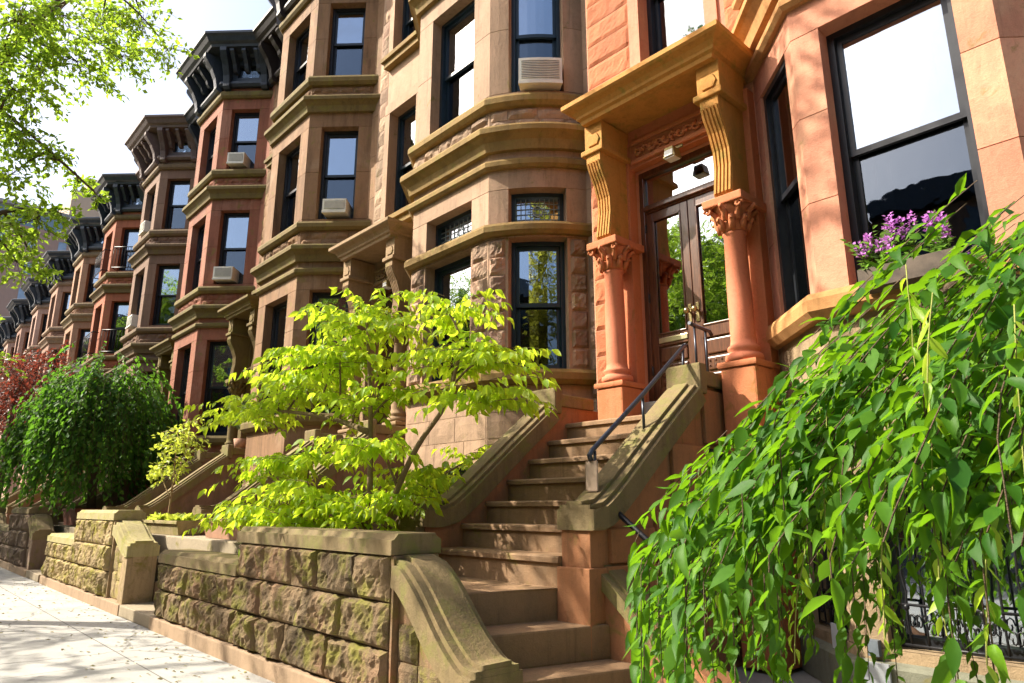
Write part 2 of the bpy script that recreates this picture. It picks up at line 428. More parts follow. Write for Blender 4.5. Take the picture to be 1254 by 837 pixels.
def make_house(i, xA, w, cL, recw, cfg, label, tail=.23, dz=0., detail=2):
    yb = cfg.get('yb', YB); rng = random.Random(100 + i); mats = cfg['mats']; mats['glass'] = cfg.get('glass', GLASS)
    x2 = xA - w; x1 = x2 - cL; x0 = x1 - recw; cR = cfg.get('cR', .86); sag = cfg.get('sag', 0.)
    T = thing('row_house', label, 'house', ((x0 + xA) / 2, yb, 0), 'attached brownstone houses along the street')
    rec = Seg((x0, yb), (x1, yb)); lc = Seg((x1, yb), (x2, YA)); fr = Seg((x2, YA), (xA, YA)); rc = Seg((xA, YA), (xA + cR, yb), sag)
    tl = Seg((xA + cR, yb), (xA + cR + tail, yb))
    FL = [(a, b) for a, b in FLOORS]
    split = cfg.get('transom')
    hx = cfg.get('door_x', None); xc = x0 + recw * .5 if hx is None else hx; uc = xc - x0
    mf = .33 if w > 1.5 else .23
    hf = lambda sg, m: (m, sg.L - m)
    cols = {'lc': (lc, .15 if cL < .8 else .26), 'fr': (fr, mf), 'rc': (rc, .25)}
    body = MB(); trim = MB(); rock = MB(); dark = MB(); base_ = MB()
    base_wins = cfg.get('basement', True)
    for key, (sg, m) in cols.items():
        a, b = hf(sg, m); holes = [(a, b, z0, z1) for z0, z1 in FL[1:]]
        if split: holes += [(a, b, 2.80, 4.45), (a, b, 4.63, 5.10)]
        else: holes.append((a, b, *FL[0]))
        if base_wins and detail: holes.append((a - .03, b + .03, .35, 1.75))
        Dw = .07 if (i == 1 and key == 'lc') else .2
        wall(base_, sg, 0, 2.64, [h for h in holes if h[3] < 2], D=.2, rng=rng); wall(body, sg, 2.64, 11.9, [h for h in holes if h[3] > 2], D=Dw, rng=rng)
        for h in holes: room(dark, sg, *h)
        for k, h in enumerate(holes):
            kd = 'sash'
            if split and k == 3: kd = 'leaded'
            if h[3] < 2: kd = 'fixed'
            bl = rng.choice([0, .35, .5, 0, .5]) if not (i == 2 and key == 'rc') else (.95 if k == 0 else 0)
            if i == 1 and key == 'fr': bl = 0
            if i == 1 and key == 'lc': bl = 1.02  # blind added to whiten these panes in place of reflected sky
            if kd in ('leaded', 'fixed'): bl = 0
            window(T, sg, *h, mats, kd, bl, D=Dw if h[3] > 2 else .2)
    # recess wall: door, two windows
    wv = .42
    HW = .71 if i == 1 else recw / 2 - .19
    hole_d = (uc - HW + .12, uc + HW - .12, 2.30, 4.93); hw = [(uc - wv, uc + wv, 6.12, 8.3), (uc - wv, uc + wv, 9.45, 11.1)]
    wall(body, rec, 0, 11.9, [hole_d] + hw, rng=rng)
    for h in hw: room(dark, rec, *h); window(T, rec, *h, mats, 'sash', rng.choice([0, .5, .45]))
    if tail: wall(body, tl, 0, 11.9, rng=rng)
    # mouldings of the bay
    P0 = segpts([lc, fr, rc])
    a = Vector(P0[0]) - lc.d * .25; e = Vector(P0[-1]) + rc.d * .25
    pts = [tuple(a)] + P0[1:-1] + [P0[-1]] + [tuple(e)] if sag else [tuple(a)] + P0[1:-1] + [tuple(e)]
    def belt(z0, z1, pr, crown=True):
        h = z1 - z0
        if crown: prof = [(-.02, z0), (pr * .35, z0), (pr * .42, z0 + h * .2), (pr * .5, z0 + h * .4), (pr * .8, z0 + h * .6), (pr, z0 + h * .68), (pr, z0 + h * .9), (pr * .93, z1), (-.02, z1 + .015)]
        else: prof = [(-.02, z0), (pr * .6, z0), (pr, z0 + h * .3), (pr, z0 + h * .75), (pr * .8, z1), (-.02, z1 + .02)]
        t_ = MB(); t_.r = rng.random(); sweep(t_, pts, prof); t_.build('belt_course', mats['trim'], T)
    belt(2.63, 2.80 if split else 2.83, .12, False)
    if split: belt(4.47, 4.62, .10, False)
    belt(5.36, 5.48, .08, False); belt(5.60, 5.89, .2)
    belt(6.21, 6.37, .11, False)
    belt(8.64, 8.93, .19); belt(9.22, 9.41, .11, False); belt(11.42, 11.6, .1, False)
    res = .05 if detail > 1 else .12
    for key, (sg, m) in cols.items():
        for za, zb in ((5.9, 6.2), (8.94, 9.21)):
            rk = MB(); rough_rows(rk, sg, .02, sg.L - .02, za, zb, .15, .34, .035, rng, res); rk.build('rock_faced_band', mats['rock'], T)
    t_ = MB(); sweep(t_, pts, [(-.02, 0), (.07, 0), (.07, .24), (.05, .26), (-.02, .28)]); t_.build('base_kerb', stone('base_kerb_stone', (.17, .17, .125), (.08, .08, .05), moss, .2, .5), T)
    if cfg.get('quoins'):
        for sg, m in (cols['fr'], cols['rc']):
            for u0, u1 in ((.015, m - .03), (sg.L - m + .03, sg.L - .015)):
                rk = MB(); rough_rows(rk, sg, u0, u1, 2.84, 4.44, .235, 2., .045, rng, .03); rk.build('quoin', mats['rock'], T)
        rk = MB(); rough_rows(rk, tl, 0.01, tail, 1.9, 4.5, .3, 2., .05, rng, .035); rk.build('quoin', mats['rock'], T)
        for sg, m in (cols['fr'], cols['rc'], cols['lc']):
            for z in (2.02, 2.32): rough_rows(body, sg, .01, sg.L - .01, z - .3, z, .3, .62, .008, rng, .12)
            rough_rows(body, sg, .01, sg.L - .01, 2.32, 2.62, .3, .5, .008, rng, .12)
    if cfg.get('rustic'):
        for (u0, u1, za, zb) in ((0.01, uc - .95, 2.3, 5.3), (uc + .95, rec.L - .01, 1.7, 5.3), (.01, uc - wv - .15, 6.0, 11.3), (uc + wv + .22, rec.L - .01, 5.75, 11.3)):
            if u1 - u0 > .08: rk = MB(); rough_rows(rk, rec, u0, u1, za, zb, .3, 2., .022, rng, .04); rk.build('rock_faced_strip', mats['rock'], T)
    elif detail:
        for u0, u1 in ((.02, .3), (rec.L - .3, rec.L - .02)):
            rk = MB(); rough_rows(rk, rec, u0, u1, 5.7, 11.3, .3, 2., .03, rng, .08); rk.build('rock_faced_strip', mats['rock'], T)
    # smooth surround strips standing slightly proud of the recess windows, with sills
    for h in hw:
        t_ = MB(); pbox(t_, rec, h[0] - .18, h[1] + .18, h[2] - .085, h[2] - .002, -.05, .17)
        pbox(t_, rec, h[0] - .14, h[1] + .14, h[2] - .2, h[2] - .087, -.05, .12); t_.build('window_sill', mats['trim'], T)
        for (p, q) in ((h[0] - .15, h[0] - .003), (h[1] + .003, h[1] + .15)): pbox(body, rec, p, q, h[2], h[3], -.03, .025, .6)
        pbox(body, rec, h[0] - .15, h[1] + .15, h[3] + .003, h[3] + .2, -.03, .03, .6)
    if not cfg.get('rustic'): pass
    bo = body.build('facade_wall', mats['body'], T); base_.build('basement_wall', cfg.get('base_mat', mats['body']), T)
    dark.build('dark_room_backing', DARK, T)  # near-black sheets put behind the windows as the rooms' darkness
    # roof mass behind
    rb = MB(); rb.box((x0 + .005, yb + .9, 0), (xA + cR + tail - .005, 17, 12.6)); rb.build('rear_wing', mats['body'], T)
    # cornice
    full = [(x0, yb), (x1, yb), (x2, YA), (xA, YA), (xA + cR, yb)] + ([(xA + cR + tail, yb)] if tail else [])
    cm = MB()
    sweep(cm, full, [(-.1, 11.72), (.10, 11.72), (.15, 11.78), (.15, 11.84), (.06, 11.88), (.06, 11.9), (-.1, 11.9)])
    holes = {k: (hf(sg, m)[0] + .08, hf(sg, m)[1] - .08, 12.0, 12.36) for k, (sg, m) in cols.items()}
    for key, (sg, m) in cols.items():
        s2 = Seg(tuple(sg.p0), tuple(sg.p0 + sg.d * sg.L), 0)
        s2 = Seg(sg.P(0, .05, 0)[:2], sg.P(sg.L, .05, 0)[:2], 0)
        wall(cm, s2, 11.88, 12.62, [(holes[key][0], holes[key][1], 12.0, 12.36)], D=.12, rng=rng)
        window(T, s2, *holes[key], mats, 'fixed', 0, D=.12, fw=.035)
    s3 = Seg((x0, yb - .05), (x1, yb - .05)); wall(cm, s3, 11.88, 12.62, rng=rng)
    if tail: s4 = Seg((xA + cR, yb - .05), (xA + cR + tail, yb - .05)); wall(cm, s4, 11.88, 12.62, rng=rng)
    sweep(cm, full, [(-.2, 12.52), (.16, 12.52), (.22, 12.58), (.5, 12.60), (.52, 12.66), (.6, 12.70), (.66, 12.80), (.72, 12.84), (.72, 12.90), (.66, 12.93), (-.3, 13.0)])
    co = cm.build('cornice', mats['cornice'], T)
    def bracket(sg, u, wd=.16, big=True):
        pr = .5 if big else .42; bt = 11.62 if big else 12.1
        H = 12.56 - bt; prof = [(.0, bt), (.10, bt), (.16, bt + .06), (.15, bt + .14 * H), (.19, bt + .35 * H), (.30, bt + .6 * H), (pr * .85, bt + .78 * H), (pr, bt + .9 * H), (pr, 12.57), (.0, 12.57)]
        b = MB(); A = [sg.P(u - wd / 2, o, z) for o, z in prof]; Bq = [sg.P(u + wd / 2, o, z) for o, z in prof]
        b.face(A); b.face(Bq[::-1])
        for k in range(len(prof)):
            q = (k + 1) % len(prof); b.face([A[k], A[q], Bq[q], Bq[k]])
        if big and detail > 1:
            for f in (-.3, 0, .3):
                A2 = [sg.P(u + wd * (f - .07), o + .015, z) for o, z in prof[2:8]]; B2 = [sg.P(u + wd * (f + .07), o + .015, z) for o, z in prof[2:8]]
                for k in range(5): b.face([A2[k], A2[k + 1], B2[k + 1], B2[k]])
        b.build('bracket', mats['cornice'], co)
    for sg in (lc, fr, rc):
        s2 = Seg(sg.P(0, .05, 0)[:2], sg.P(sg.L, .05, 0)[:2], 0)
        for u in (.12, s2.L - .12): bracket(s2, u)
        n = 3 if detail else 1
        for k in range(n): bracket(s2, s2.L * (k + 1) / (n + 1), .1, False)
    for u in (.16, recw * .38, recw * .62, recw - .45): bracket(s3, u, .15, u < .3)
    door_bay(T, rec, uc, xc, mats, cfg, detail, i, HW)
    return T, dict(rec=rec, lc=lc, fr=fr, rc=rc, cols=cols, x0=x0, x1=x1, x2=x2, xA=xA, xc=xc)

def door_bay(T, rec, uc, xc, mats, cfg, detail, i, hw):
    tm = cfg.get('door_trim', mats['trim']); dm = cfg.get('column', tm)
    yb = cfg.get('yb', YB); yw = yb; hd = hw - .12
    # pilasters, lintel, frieze panel
    s = MB()
    for sx in (-1, 1):
        x = xc + sx * hw
        s.box((x - .125, yw - .13, 2.10), (x + .16, yw + .01, 5.24), bev=.008) if sx > 0 else s.box((x - .16, yw - .13, 2.10), (x + .125, yw + .01, 5.24), bev=.008)
        s.box((x - .165, yw - .44, 2.10 if sx < 0 else .02), (x + .165, yw - .02, 2.44), bev=.02)       # pedestal
        s.prism([(x - .185, yw - .46), (x + .185, yw - .46), (x + .185, yw - .02), (x - .185, yw - .02)], 'z', 2.442, 2.5, bev=.02)
    s.box((xc - hw + .125, yw - .10, 4.93), (xc + hw - .125, yw + .01, 5.40))
    s.box((xc - hw + .17, yw - .14, 4.96), (xc + hw - .17, yw - .102, 5.01), bev=.01)
    s.box((xc - hw + .17, yw - .14, 5.19), (xc + hw - .17, yw - .102, 5.24), bev=.01)
    sur = s.build('door_surround', dm, T)
    if detail > 1:
        f = MB(); rg = random.Random(i)
        n = 11
        for k in range(n):                                                           # carved scrolls of the frieze
            cx = xc - hw + .25 + (2 * hw - .5) * k / (n - 1); sg = 1 if k % 2 else -1
            pts = [(cx + (.052 - .006 * t) * math.cos(t * .7) * 1.0, yw - .108 - .004 * t, 5.10 + sg * (.052 - .005 * t) * math.sin(t * .7)) for t in range(9)]
            f.tube(pts, [.016] * 8 + [.02], 6)
            for t in range(3):
                a = rg.uniform(0, 6.3); f.tube([(cx, yw - .11, 5.10), (cx + .05 * math.cos(a), yw - .125, 5.1 + .05 * math.sin(a)), (cx + .07 * math.cos(a + .5), yw - .105, 5.1 + .07 * math.sin(a + .5))], [.012, .018, .004], 5)
        f.build('carved_frieze', dm, sur)
    # columns
    for sx in (-1, 1):
        x = xc + sx * hw; y = yw - .30; c = MB()
        c.lathe((x, y), [(.0, 2.5), (.16, 2.5), (.165, 2.53), (.16, 2.56), (.13, 2.575), (.126, 2.59), (.142, 2.61), (.137, 2.635), (.115, 2.65), (.108, 2.7), (.107, 3.1), (.097, 3.68), (.108, 3.69), (.108, 3.71), (.0, 3.71)], 24)
        co = c.build('column', cfg.get('column_mat', dm), T)
        if detail:
            k = MB(); k.lathe((x, y), [(.0, 3.71), (.115, 3.71), (.118, 3.8), (.15, 3.9), (.19, 3.95), (.0, 3.95)], 20)
            k.box((x - .2, y - .2, 3.95), (x + .2, y + .3, 4.03), bev=.012)
            for q in range(8):
                a = q * math.pi / 4 + .39; ca, sa = math.cos(a), math.sin(a)
                for (r0, r1, z0, z1, wd) in ((.12, .175, 3.72, 3.83, .034), (.14, .225, 3.80, 3.935, .03)):
                    if z0 > 3.75: a2 = a + math.pi / 8; ca, sa = math.cos(a2), math.sin(a2)
                    k.tube([(x + ca * r0, y + sa * r0, z0), (x + ca * (r0 + .015), y + sa * (r0 + .015), z0 + (z1 - z0) * .6), (x + ca * r1, y + sa * r1, z1), (x + ca * (r1 + .012), y + sa * (r1 + .012), z1 - .03)], [wd * .8, wd, wd * .7, .008], 6)
            for sx2 in (-1, 1):
                for t in range(1):
                    pts = [(x + sx2 * .155 + sx2 * (.042 - .004 * t2) * math.cos(t2 * .8), y - .17, 3.915 + (.042 - .004 * t2) * math.sin(t2 * .8)) for t2 in range(9)]
                    k.tube(pts, .014, 6)
            k.build('capital', dm, co)
        # console
        prof = [(yw - .10, 4.03), (y - .12, 4.03), (y - .15, 4.08), (y - .13, 4.2), (y - .105, 4.36), (y - .11, 4.52), (y - .17, 4.68), (y - .24, 4.80), (y - .28, 4.90), (y - .28, 5.0), (yw - .10, 5.0)]
        c = MB(); c.prism(prof, 'x', x - .095, x + .095, bev=.006)
        for fx in (-.074, -.037, 0, .037, .074):
            seg = [(q[0] - .016, q[1]) for q in prof[2:9]] + [(q[0] + .02, q[1]) for q in prof[8:1:-1]]
            c.prism(seg, 'x', x + fx - .010, x + fx + .010)
        c.box((x - .15, y - .31, 5.0), (x + .15, yw - .1, 5.06), bev=.012)
        c.box((x - .12, y - .27, 5.06), (x + .12, yw - .1, 5.37), bev=.006)
        c.prism([(x - .06, 5.10), (x + .06, 5.10), (x + .09, 5.16), (x + .06, 5.23), (x - .06, 5.23), (x - .09, 5.16)], 'y', y - .285, y - .268, bev=.006)
        c.build('console_bracket', cfg.get('console', dm), T)
    # canopy
    m = MB(); xl, xr, yf = xc - hw - .08, xc + hw + .08, yw - .62
    pts = [(xl, yw + .1), (xl, yf), (xr, yf), (xr, yw + .1)]
    sweep(m, pts, [(-.05, 5.36), (.02, 5.36), (.03, 5.40), (.06, 5.42), (.065, 5.45), (.10, 5.49), (.16, 5.52), (.18, 5.54), (.18, 5.59), (.15, 5.60), (-.05, 5.62)])
    m.box((xl + .04, yf + .04, 5.39), (xr - .04, yw - .002, 5.43)); m.box((xl + .045, yf + .045, 5.55), (xr - .045, yw - .004, 5.635))
    m.build('door_canopy', cfg.get('canopy', tm), T)
    # doors
    D = .10; a0, a1, z0, z1 = xc - hd, xc + hd, 2.30, 4.93; y = yw + D
    fm = cfg.get('door_mat', DOORW)
    m = MB()
    for q in ((a0, a0 + .06, z0, z1), (a1 - .06, a1, z0, z1), (a0 + .06, a1 - .06, z1 - .07, z1), (a0 + .06, a1 - .06, 4.42, 4.52)):
        m.box((q[0], y - .04, q[2]), (q[1], y + .06, q[3]), bev=.008)
    m.box((a0 + .06, y - .07, 4.44), (a1 - .06, y - .042, 4.49), bev=.01)
    fr_ = m.build('door_frame', fm, T)
    m = MB(); m.box((a0 + .06, y, 4.52), (a1 - .06, y + .008, z1 - .07)); m.build('transom_pane', GLASS_D, fr_)
    m = MB(); m.face([(a0 - .2, y + .7, 2), (a1 + .2, y + .7, 2), (a1 + .2, y + .7, 5.2), (a0 - .2, y + .7, 5.2)]); m.build('dark_hall_backing', DARK, T)  # near-black sheet in place of the unlit hall's shade
    mid = xc
    for (l, r, side) in ((a0 + .06, mid - .004, -1), (mid + .004, a1 - .06, 1)):
        m = MB(); sw = .085
        gz0, gz1 = 3.02, 4.33
        for q in ((l, l + sw, z0 + .02, 4.42), (r - sw, r, z0 + .02, 4.42), (l + sw, r - sw, gz1, 4.42), (l + sw, r - sw, gz0 - .12, gz0), (l + sw, r - sw, z0 + .02, z0 + .16)):
            m.box((q[0], y - .02, q[2]), (q[1], y + .03, q[3]), bev=.005)
        m.box((l + sw, y + .0, z0 + .16), (r - sw, y + .02, gz0 - .12))
        for k, (pz0, pz1) in enumerate(((z0 + .19, 2.54), (2.57, 2.70), (2.73, gz0 - .14))):
            m.box((l + sw + .02, y - .016, pz0), (r - sw - .02, y + .001, pz1), bev=.012)
        if detail > 1:
            for k in range(5):
                for j in range(2): m.lathe((l + sw + .05 + k * (r - l - 2 * sw - .1) / 4, y - .018), [(0, 2.60 + j * .05), (.012, 2.61 + j * .05), (0, 2.63 + j * .05)], 6)
        for q in ((l + sw, l + sw + .018, gz0, gz1), (r - sw - .018, r - sw, gz0, gz1), (l + sw, r - sw, gz1 - .018, gz1), (l + sw, r - sw, gz0, gz0 + .018)):
            m.box((q[0], y - .028, q[2]), (q[1], y - .005, q[3]), bev=.004)
        d = m.build('door', fm, T)
        m = MB(); m.box((l + sw, y + .002, gz0), (r - sw, y + .01, gz1)); m.build('glass', GLASS_D, d)
        if detail > 1:
            m = MB(); hx = mid + side * .045
            m.box((hx - .018, y - .028, 3.08), (hx + .018, y - .018, 3.28), bev=.003)
            m.tube([(hx, y - .025, 3.2), (hx, y - .07, 3.2)], .011, 8); m.lathe((hx, y - .085), [(0, 3.165), (.022, 3.175), (.032, 3.2), (.022, 3.225), (0, 3.235)], 12)
            m.build('handle', plain('brass', (.45, .36, .18), .3, .9), d)
            if side < 0:
                m = MB(); m.box((l + sw + .01, y - .03, 2.93), (r - sw + .0, y - .018, 2.985), bev=.004); m.build('mail_slot', plain('pale_brass', (.55, .50, .32), .3, .7), d)
            m = MB()
            for hz in (2.6, 3.4, 4.2):
                m = MB(); hx = l if side < 0 else r; m.tube([(hx, y - .03, hz), (hx, y - .03, hz + .1)], .012, 6); m.build('hinge', BLACKF, d)
    m = MB(); m.box((a0 - .0, yw - .14, 2.112), (a1, y + .05, 2.298), bev=.012); m.build('door_sill', stone('sill_grey', (.33, .33, .32)), T)
    if detail > 1:
        m = MB(); lx = xc + .02
        m.box((lx - .05, yw - .12, 4.93), (lx + .09, yw - .10, 5.02))
        m.prism([(lx - .075, 4.80), (lx + .075, 4.80), (lx + .05, 4.91), (lx - .05, 4.91)], 'y', yw - .24, yw - .11, bev=.008)
        L = m.build('wall_lamp', plain('aged_brass', (.28, .22, .08), .5, .3), T)
        m = MB(); m.box((lx - .05, yw - .246, 4.81), (lx + .05, yw - .238, 4.875), bev=.003); m.box((lx - .06, yw - .23, 4.792), (lx + .06, yw - .12, 4.80)); m.build('lamp_glass', plain('frosted_glass', (.7, .72, .7), .3), L)

# ================================================================== stoops
def ribbon(mb, pts, x0, x1, t0, t1, bev=0):
    """slab following a line in the y-z plane, between normal offsets t0..t1"""
    P = [Vector(p) for p in pts]; N = []
    for i in range(len(P)):
        ns = []
        if i: d = (P[i] - P[i - 1]).normalized(); ns.append(Vector((-d.y, d.x)))
        if i < len(P) - 1: d = (P[i + 1] - P[i]).normalized(); ns.append(Vector((-d.y, d.x)))
        n = sum(ns, Vector((0, 0))).normalized(); N.append(n / max(.4, n.dot(ns[0])))
    poly = [tuple(p + n * t0) for p, n in zip(P, N)] + [tuple(p + n * t1) for p, n in reversed(list(zip(P, N)))]
    mb.prism(poly, 'x', x0, x1, bev=bev)
def smooth_line(pts, n=5):
    out = []
    for i in range(len(pts) - 1):
        p0 = Vector(pts[max(0, i - 1)]); p1 = Vector(pts[i]); p2 = Vector(pts[i + 1]); p3 = Vector(pts[min(len(pts) - 1, i + 2)])
        for k in range(n):
            t = k / n
            out.append(tuple(.5 * ((2 * p1) + (p2 - p0) * t + (2 * p0 - 5 * p1 + 4 * p2 - p3) * t * t + (3 * p1 - p0 - 3 * p2 + p3) * t ** 3)))
    out.append(pts[-1]); return out
TREADS = [(3.60, .928), (3.87, 1.124), (4.145, 1.314), (4.41, 1.512), (4.69, 1.712), (4.965, 1.912), (5.24, 2.108)]
def make_stoop(xl, xr, label, yb=5.98, lshape=False, rail=True, mats=None, xrail=None):
    st, sd, cp = mats or (STEP, STEPSIDE, COPE); wL = .30
    T = thing('stoop', label, 'stoop', ((xl + xr) / 2, 4.5, 0), 'stone stoops climbing to the front doors')
    rng = random.Random(int(abs(xl * 100)))
    for k, (y, z) in enumerate(TREADS):
        y1 = TREADS[k + 1][0] + .04 if k < 6 else yb - .145
        z0 = TREADS[k - 1][1] if k else .72
        m = MB(); m.r = rng.random(); m.box((xl + .001, y + .025, z0 - .05), (xr - .001, y1, z - .045)); 
        m.prism([(y, z - .045), (y, z - .012), (y + .012, z), (y1, z), (y1, z - .045)], 'x', xl + .001, xr - .001)
        m.build('step', st, T, weld=False)
    line = smooth_line([(3.44, 1.22), (3.72, 1.225), (3.95, 1.36), (4.25, 1.60), (4.65, 1.92), (5.06, 2.235)], 4)
    for (a, b, nm) in ((xl - wL, xl, 'side_wall'), (xr, xr + wL * .95, 'side_wall')):
        left = a < xl; y_in = 3.44 if left else 3.62
        m = MB(); ln = [p for p in line if p[0] > y_in + .03]
        low = [(y_in + .03, 0), (yb - .02, 0), (yb - .02, 2.28), (5.10, 2.28)] + [(p[0], p[1] - .06) for p in reversed(ln)]
        m.prism(low, 'x', a + .03, b - .0 if left else b - .03)
        m.build('side_wall', sd, T)
        m = MB()
        lp = line if left else [(3.62, 1.225)] + ln
        ribbon(m, lp, a - .03, b + .035, -.12, .02, bev=.018); ribbon(m, lp, a - .0, b + .0, .021, .05, bev=.011)
        ribbon(m, lp, a + .07, b - .07, .051, .075, bev=.009)
        m.box((a - .03, 5.05, 2.20), (b + .035, 5.16, 2.47), bev=.02)
        m.box((a - .02, 5.155, 2.28), (b + .025, yb - .12, 2.41), bev=.015)
        m.build('coping', cp, T)
        if left:
            m = MB(); m.box((a + .02, y_in - .04, .0), (b - .01, y_in + .06, 1.10)); m.box((a - .01, y_in - .06, .72), (b + .02, y_in + .05, .80), bev=.01); m.build('newel_block', cp, T)
        else:
            m = MB(); m.box((a - .0, 3.64, .0), (b - .02, 3.76, 1.11), bev=.006); m.box((a - .012, 3.60, .0), (b + .0, 3.80, .86), bev=.006); m.build('newel_block', sd, T)
    if rail:
        xr_ = (xr + wL * .45) if xrail is None else xrail; m = MB()
        f = [(3.86, 1.33), (4.47, 1.86), (5.06, 2.31)]; tp = [(3.86, 1.66), (4.47, 2.12), (5.10, 2.66)]
        for (a, b) in zip(f, tp): m.tube([(xr_, a[0], a[1] - .02), (xr_, b[0], b[1])], .012, 8)
        R_ = T if False else None
        pts = [(xr_, 3.80, 1.60), (xr_, 3.84, 1.64)] + [(xr_, y, z) for y, z in tp[1:]]
        pts = [(xr_, 3.815, 1.585), (xr_, 3.80, 1.625), (xr_, 3.83, 1.66), (xr_, 4.47, 2.14), (xr_, 5.10, 2.64), (xr_, 5.14, 2.66)]
        m.tube(pts, .02, 8)
        m.tube([(xr_, 5.30, 2.40), (xr_, 5.30, 2.86)], .012, 8); m.tube([(xr_, yb - .32, 2.40), (xr_, yb - .32, 2.86)], .012, 8)
        m.tube([(xr_, 5.22, 2.88), (xr_, 5.30, 2.87), (xr_, yb - .25, 2.86), (xr_, yb - .21, 2.83)], .018, 8)
        m.build('handrail', plain('handrail_iron', (.045, .05, .065), .35, .6), T)
        m = MB(); m.box((xr_ - .055, 3.815, 1.37), (xr_ + .055, 3.823, 1.585), bev=.01); m.build('hanging_tag', plain('tag_card', (.45, .33, .24), .8), T)
    return T

# ================================================================== the street
SLATEL = plain('light_slate_paint', (.045, .055, .07), .4, var=.4)
BRCORN = plain('brown_cornice_paint', (.13, .085, .07), .6, var=.3, bump=.15)
DKCORN = plain('dark_brown_cornice', (.03, .022, .02), .5, var=.3)
ORANGE = stone('orange_door_stone', (.50, .17, .075), (.30, .11, .03), (.20, .13, .02), .12, .45, .8, .3, .3)
OCHRE = stone('ochre_canopy_stone', (.47, .215, .045), (.25, .13, .025), (.24, .18, .03), .22, .55, .8, .35, .3)
CAPS = stone('orange_column_stone', (.58, .185, .10), (.36, .14, .05), None, 0, .35, .75, .25, .2)
C = {}
C[1] = dict(base_mat=stone('h1_base', (.30, .215, .125), (.14, .1, .06), moss, .15, .6, .9, .5), yb=5.80, cR=.68, mats=house_mats(1, (.54, .235, .145), (.42, .21, .075), DKCORN, BLACKF, .05, (.56, .33, .20), .35, .35), rustic=True, door_x=-3.63, door_trim=ORANGE, console=OCHRE, canopy=OCHRE, column=ORANGE, column_mat=CAPS)
C[1]['mats']['rock'] = stone('red_rock_stone', (.50, .165, .07), (.28, .09, .045), None, 0, .4, .85, .5, .9)
C[2] = dict(mats=house_mats(2, (.36, .235, .15), (.23, .145, .045), DKCORN, TEALF, .2, (.44, .27, .18), .3, .6), transom=True, quoins=True, sag=.10, door_trim=stone('d2', (.30, .20, .11), (.15, .1, .05), moss, .15))
C[2]['mats']['rock'] = stone('h2_rock_stone', (.40, .27, .185), (.18, .13, .075), (.2, .17, .05), .15, .55, .9, .6, 1.3, patch=(.42, .24, .17))
C[3] = dict(mats=house_mats(3, (.24, .135, .07), (.15, .105, .035), DKCORN, BLACKF, .3, (.28, .18, .11), .35, .8))
C[4] = dict(mats=house_mats(4, (.27, .10, .058), (.15, .11, .04), SLATE, BLACKF, .35, (.30, .15, .10), .35, .6))
C[5] = dict(mats=house_mats(5, (.21, .125, .085), (.15, .10, .055), BRCORN, BLACKF, .2, None, .3, .6))
C[6] = dict(mats=house_mats(6, (.35, .115, .06), (.16, .11, .05), SLATE, BLACKF, .25, None, .3, .5))
C[7] = dict(mats=house_mats(7, (.32, .18, .11), (.22, .16, .09), SLATEL, BLACKF, .2, None, .3, .5))
C[8] = dict(mats=house_mats(8, (.33, .19, .13), (.25, .17, .11), SLATE, BLACKF, .15, None, .3, .5))
C[9] = dict(mats=house_mats(9, (.40, .25, .19), (.27, .18, .12), SLATEL, BLACKF, .1, None, .3, .5))
C[10] = dict(mats=house_mats(10, (.33, .19, .14), (.22, .15, .1), SLATE, BLACKF, .1, None, .3, .5))
for k in (11, 12, 13): C[k] = dict(mats=C[7 + (k % 3)]['mats'])
LAB = {1: 'salmon painted brownstone with orange door surround, nearest house at the right',
       2: 'beige brown brownstone with leaded transom windows and dark teal frames',
       3: 'tan brownstone with mossy ledges directly left of the beige house with leaded transoms',
       4: 'red brown brownstone under a blue black bracketed cornice, with two window air conditioners',
       5: 'mauve brown brownstone whose cornice is painted the same brown',
       6: 'brick red brownstone with black iron balcony rails at its windows',
       7: 'brown brownstone with slate cornice directly beyond the brick red one',
       8: 'pinkish brown brownstone, second beyond the brick red one',
       9: 'light brown brownstone, third beyond the brick red one',
       10: 'dark brown brownstone, fourth beyond the brick red one',
       11: 'distant brownstone, third from the far end of the row',
       12: 'distant brownstone, second from the far end of the row', 13: 'farthest brownstone of the row'}
XA = {1: -.69, 2: -5.96, 3: -11.26}
for k in range(4, 14): XA[k] = -11.26 - 5.13 * (k - 3)
H = {}
for k in range(1, 14):
    w = 1.38 if k == 1 else 1.64; cL = .68 if k == 1 else .86
    nxt = XA[k + 1] if k < 13 else XA[k] - 5.13
    x0 = nxt + .86 + .23; recw = (XA[k] - w - cL) - x0
    T, inf = make_house(k, XA[k], w, cL, recw, C[k], LAB[k], dz=0, detail=2 if k <= 5 else 1)
    H[k] = (T, inf)

# stoops
sm2 = (stone('stoop2', (.26, .175, .12), (.13, .09, .06), moss, .2, .6), stone('stoop2s', (.25, .15, .10), (.12, .08, .05), moss, .2, .6), COPE)
make_stoop(-4.84, -3.42, 'wide brown stone stoop rising to the dark double doors with an orange surround', yb=5.80, xrail=-3.28)
make_stoop(-10.05, -8.7, 'shaded stoop behind the bright green dogwood tree', rail=False, mats=sm2)
for k in (3, 4, 5, 6, 7):
    c = H[k][1]['xc']
    make_stoop(c - .62 , c + .62, {3: 'reddish stoop beside the small conifer, behind the little planter tree', 4: 'dark stoop just behind the big weeping tree', 5: 'stoop below the mauve brown house', 6: 'stoop below the brick red house', 7: 'far stoop beyond the brick red house'}[k], rail=False, mats=sm2)

